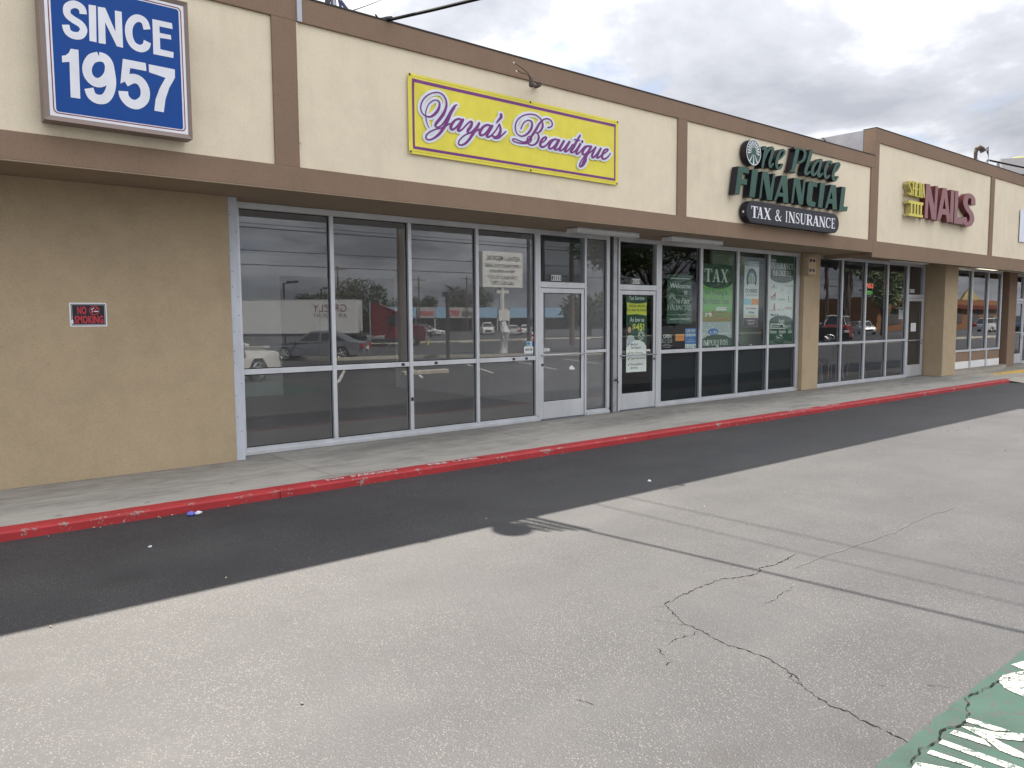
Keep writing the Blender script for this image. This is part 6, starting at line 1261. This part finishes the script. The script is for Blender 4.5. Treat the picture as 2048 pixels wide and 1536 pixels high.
# poles and lines along the street
M_wood = plain('weathered_pole_wood', (0.10, 0.075, 0.06), .9, var=.2, vscale=6)
def pole(x, y, h, r, lab, arms=(), group='poles along the street', name='utility_pole'):
    t = thing(name, lab, 'pole', (x, y, lot_z(y)), group=group); z0 = lot_z(y)
    mb = MB(); mb.tube([(x, y, z0), (x, y, h)], [r, r * .7], 8); mb.build('shaft', M_wood, t)
    for z, l_ in arms:
        box('crossarm', M_wood, t, x - l_ / 2, x + l_ / 2, y - .06, y + .06, z - .07, z + .07)
        for k in (-.45, -.2, .2, .45): mb = MB(); mb.tube([(x + k * l_, y, z + .075), (x + k * l_, y, z + .28)], .05, 6); mb.build('insulator', M_dkmetal, t)
    return t
pole(15.6, -16.2, 12.5, .16, 'tall wooden pole near the middle of the lot'); pole(42.6, -34.8, 11, .22, 'wooden pole at the street opposite the vacant unit door'); pole(50.5, -90, 9.2, .17, 'far pole with one crossarm behind the lorry', ((8.7, 2.4),)); pole(62.7, -110, 8.2, .17, 'far pole with two crossarms left of the trees', ((7.8, 2.8), (6.2, 2.8))); pole(78, -112, 9.4, .17, 'far pole with crossarms over the mall', ((8.9, 3.0), (7.4, 1.6))); pole(89, -112, 10, .17, 'far pole beside the palm', ((9.4, 3.0),))
def lamp(x, y, h, lab, dx):
    t = thing('street_lamp', lab, 'lamp', (x, y, lot_z(y)), group='box lamps on poles'); mb = MB(); mb.tube([(x, y, lot_z(y)), (x, y, h)], .09, 8); mb.build('post', M_dkmetal, t); mb = MB(); mb.tube([(x, y, h - .05), (x + dx, y, h + .1)], .05, 6); mb.build('arm', M_dkmetal, t); rot_box('lamp_head', M_dkmetal, t, (x + dx * 1.4, y, h + .12), (.5, .22, .12), (-6, 0))
lamp(29.7, -60, 5.1, 'box lamp on a pole over the trailer', .6); lamp(38.3, -70, 5.1, 'box lamp on a pole right of the first lamp', .6); lamp(20.94, -20.8, 2.75, 'short lamp post by the island kerb', .25)
for i, (z, y, s_, r_) in enumerate(((9.9, -44, .5, .02), (9.5, -44.6, .6, .02), (9.0, -43.5, .35, .02), (8.6, -45.2, .5, .02), (8.15, -44.2, .45, .034), (6.6, -46, .2, .025), (5.75, -46.5, .3, .03))):
    cable('power_line', ('topmost', 'second from top', 'third from top', 'fourth from top', 'thickest, fifth from top', 'sixth from top', 'lowest')[i] + ' of the overhead lines along the street', (-40, y + 6, z - .4), (140, y - 4, z + .9), s_, r_, n=60, group='power lines along the street')
# strip mall
ml = thing('strip_mall', 'low strip mall with pale blue fascia across the street', 'building', (90, -118, -.7))
M_mallblue = plain('mall_blue', (0.22, 0.36, 0.50), .8, var=.06); M_mallgrey = plain('mall_grey', (0.32, 0.31, 0.31), .8, var=.08); M_malldark = plain('mall_dark_front', (0.07, 0.065, 0.065), .8, var=.2)  # the last one is a plain dark tone for far windows
box('wall', M_mallgrey, ml, 50, 140, -128, -116, -.7, 4.0)
for k, (a, b, m_) in enumerate(((50, 63, M_mallblue), (63, 70.8, M_mallblue), (71, 77.8, M_mallblue), (78, 81.9, M_mallgrey), (82, 84.7, M_mallblue), (84.9, 90.9, M_mallgrey), (91, 97, M_mallblue), (97.2, 100, M_mallgrey), (100.2, 120, M_mallblue), (120.2, 140, M_mallgrey))):
    box('fascia', m_, ml, a, b, -115.98, -112.6, 1.9, 3.95); box('shop_window', M_malldark, ml, a + .4, b - .4, -115.99, -115.9, -.5, 1.7)
    box('column', M_mallgrey, ml, b - .1, b + .2, -113.1, -112.7, -.7, 1.89)
for s_, a, b, z, h_, m_ in (('DENTIST', 69.6, 75.0, 2.5, .9, M_pw), ('CLEANERS', 78.6, 81.6, 2.4, .8, M_pred), ('DONUTS', 85.2, 87.5, 2.3, 1.1, M_pred), ('HAIR CARE', 88.1, 90.7, 2.3, .9, M_pblk)):
    tx = MB(); text_into(tx, s_, a, b, z, z + h_, 0, bold=.03); tx.v = [(a + b - X, -112.55, Z) for X, _, Z in tx.v]; tx.build('shop_lettering', m_, ml, fix=False)
# orange restaurant and signs at the right
orb = thing('restaurant', 'orange restaurant with red roof band across the street', 'building', (140, -48, -.5)); M_orange = plain('orange_stucco', (0.19, 0.088, 0.036), .8, var=.08)
box('wall', M_orange, orb, 118, 172, -58, -46, -.7, 4.6); box('roof_band', flat('dull_red_band', (0.11, 0.025, 0.022), .7), orb, 117.5, 172.5, -45.9, -45.4, 2.9, 3.6)
for k in range(6): box('window', M_malldark, orb, 121 + k * 8, 125 + k * 8, -45.99, -45.92, .5, 2.6)
mb = MB(); mb.add([(161, -50, 4.61), (166, -50, 4.61), (163.5, -48, 4.61), (163.5, -52, 4.61), (163.5, -50, 7.2)], [(0, 2, 4), (2, 1, 4), (1, 3, 4), (3, 0, 4)]); mb.build('yellow_roof', flat('mustard_roof', (0.20, 0.16, 0.05), .7), orb)
ps = thing('pylon_sign', 'tall pylon sign with stacked white tenant boards', 'sign', (43.2, -40, -.5))
for x in (42.6, 44.2): mb = MB(); mb.tube([(x, -40, -.6), (x, -40, 9.2)], .16, 8); mb.build('post', M_dkmetal, ps)
for k in range(9): box('tenant_board', M_pw, ps, 43.0, 43.9, -40.1, -39.9, 2.2 + k * .72, 2.2 + k * .72 + .62)
box('head_board', M_pw, ps, 40.2, 45.4, -40.2, -39.8, 7.6 + 1.7, 9.0 + 2.2)
hy = thing('fire_hydrant', 'yellow fire hydrant at the far kerb', 'hydrant', (38.3, -49, lot_z(-49))); z0 = lot_z(-49); mb = MB(); mb.tube([(38.3, -49, z0), (38.3, -49, z0 + .1), (38.3, -49, z0 + .11), (38.3, -49, z0 + .6), (38.3, -49, z0 + .75)], [.2, .2, .13, .13, .05], 10); mb.build('barrel', M_pyel, hy); mb = MB(); mb.tube([(38.05, -49, z0 + .45), (38.55, -49, z0 + .45)], .07, 8); mb.build('nozzle', M_pyel, hy)
for k, (x, wl_) in enumerate(((34, 'by the lorry'), (44, 'right of the hydrant'), (52, 'middle of the row'), (60, 'last of the row'))):
    z = lot_z(-52) ; o = box('wheel_stop', M_island, None, x, x + 2.2, -52.3, -52.0, z, z + .16, bevel=.03); tag(o, 'concrete wheel stop along the street edge, ' + wl_, 'wheel stop', 'wheel stops along the street')
z = lot_z(-11.2); o = box('wheel_stop', M_island, None, 12.6, 14.3, -11.4, -11.2, z, z + .15, bevel=.03); tag(o, 'broken concrete wheel stop in the near stalls', 'wheel stop')
# trees
M_bark = plain('tree_bark', (0.085, 0.065, 0.05), .9, var=.25, vscale=8)
M_leaf = plain('green_leaves', (0.085, 0.115, 0.038), .55, var=.45, vscale=1.4); M_leafdk = plain('dark_leaves', (0.032, 0.050, 0.022), .6, var=.45, vscale=.8)
def tree(name, lab, x, y, h, cr, n, ls_, mat, seed, group=None, trunk_r=.2, squash=.75, base=.45):
    q = random.Random(seed); z0 = lot_z(y); t = thing(name, lab, 'tree', (x, y, z0), group=group); top = z0 + h
    mb = MB(); fork = Vector((x, y, z0 + h * base * .8)); mb.tube([(x, y, z0), (x + .1, y, z0 + h * .2), fork], [trunk_r * 1.3, trunk_r, trunk_r * .8], 8); cl = []
    for k in range(11):
        a = k * 2.4 + q.uniform(-.4, .4); rr = cr * q.uniform(.3, .8); c = Vector((x + math.cos(a) * rr, y + math.sin(a) * rr, z0 + h * base + (h * (1 - base)) * q.uniform(.2, .88))); cl.append((c, cr * q.uniform(.3, .48)))
        mid = fork + (c - fork) * .5 + Vector((0, 0, .2)); mb.tube([fork, mid, c], [trunk_r * .5, trunk_r * .25, trunk_r * .07], 5)
    mb.build('trunk', M_bark, t); lv = MB()
    for k in range(n):
        c, r = q.choice(cl); d = Vector((q.gauss(0, 1), q.gauss(0, 1), q.gauss(0, 1))).normalized() * r * q.random() ** .4; p = c + Vector((d.x, d.y, d.z * squash)); s_ = ls_ * q.uniform(.6, 1.3)
        u = Vector((q.gauss(0, 1), q.gauss(0, 1), q.gauss(0, .6))).normalized(); v = u.cross(Vector((q.gauss(0, 1), q.gauss(0, 1), q.gauss(0, 1)))).normalized()
        lv.add([p - u * s_, p - v * s_ * .45, p + u * s_, p + v * s_ * .45], [(0, 1, 2, 3)])
    lv.build('crown', mat, t, fix=False); return t
tree('street_tree', 'leafy green tree opposite the tax office door', 35.5, -20.5, 8.6, 5.6, 15000, .15, M_leaf, 2, trunk_r=.2, base=.42)
tree('street_tree', 'green tree opposite the nail salon', 85, -30, 8.0, 4.2, 4200, .2, M_leaf, 5, base=.35)
for i, (x, y, h, cr, lab) in enumerate(((55, -104, 6.0, 4.0, 'dark tree behind the lorry cab'), (60.5, -106, 6.4, 4.0, 'dark tree left of the big dark tree'), (74, -124, 9.8, 6.5, 'big dark tree behind the strip mall'), (87, -126, 6.8, 4.5, 'lower dark tree behind the strip mall'), (101, -128, 8.4, 6, 'dark tree beside the palms behind the mall'), (70, -60, 5.4, 5.5, 'hedge-like dark tree right of the pylon'), (84, -62, 5.6, 5.5, 'second hedge-like dark tree right of the pylon'), (68, -126, 7.4, 5, 'dark tree left of the big one behind the mall'))):
    tree('background_tree', lab, x, y, h, cr, 4200, .30, M_leafdk, 30 + i, group='dark trees across the street', trunk_r=.3, base=.2)
def palm(x, y, h, lab, seed, thick=.18):
    q = random.Random(seed); z0 = lot_z(y); t = thing('palm_tree', lab, 'palm', (x, y, z0), group='palms across the street'); mb = MB(); mb.tube([(x, y, z0), (x + .1, y, z0 + h * .5), (x, y, z0 + h)], [thick * 1.4, thick, thick], 8); mb.build('trunk', M_bark, t); lv = MB(); T0 = Vector((x, y, z0 + h))
    for k in range(34):
        a = q.uniform(0, 6.283); up = q.uniform(-.2, 1.0); l_ = q.uniform(1.5, 2.3); pr = []
        for i in range(7):
            u = i / 6; pr.append(T0 + Vector((math.cos(a) * l_ * u, math.sin(a) * l_ * u, up * l_ * u - 1.3 * u * u * (1.1 - up * .5))))
        for i in range(6):
            for sgn in (-1, 1):
                sd = Vector((-math.sin(a), math.cos(a), -.5)) * sgn * .38 * math.sin(math.pi * (i + .7) / 7); lv.add([pr[i], pr[i+1], pr[i] + (pr[i+1] - pr[i]) * .8 + sd], [(0, 1, 2)])
    lv.build('crown', M_leafdk, t, fix=False)
palm(96, -126, 8.5, 'palm behind the strip mall, left of the pair', 3); palm(101, -124, 9.0, 'palm behind the strip mall, right of the pair', 4); palm(72.8, -30, 8.6, 'thin palm opposite the first salon pane', 6); palm(79, -31, 8.4, 'thick palm opposite the second salon pane', 7, .45)
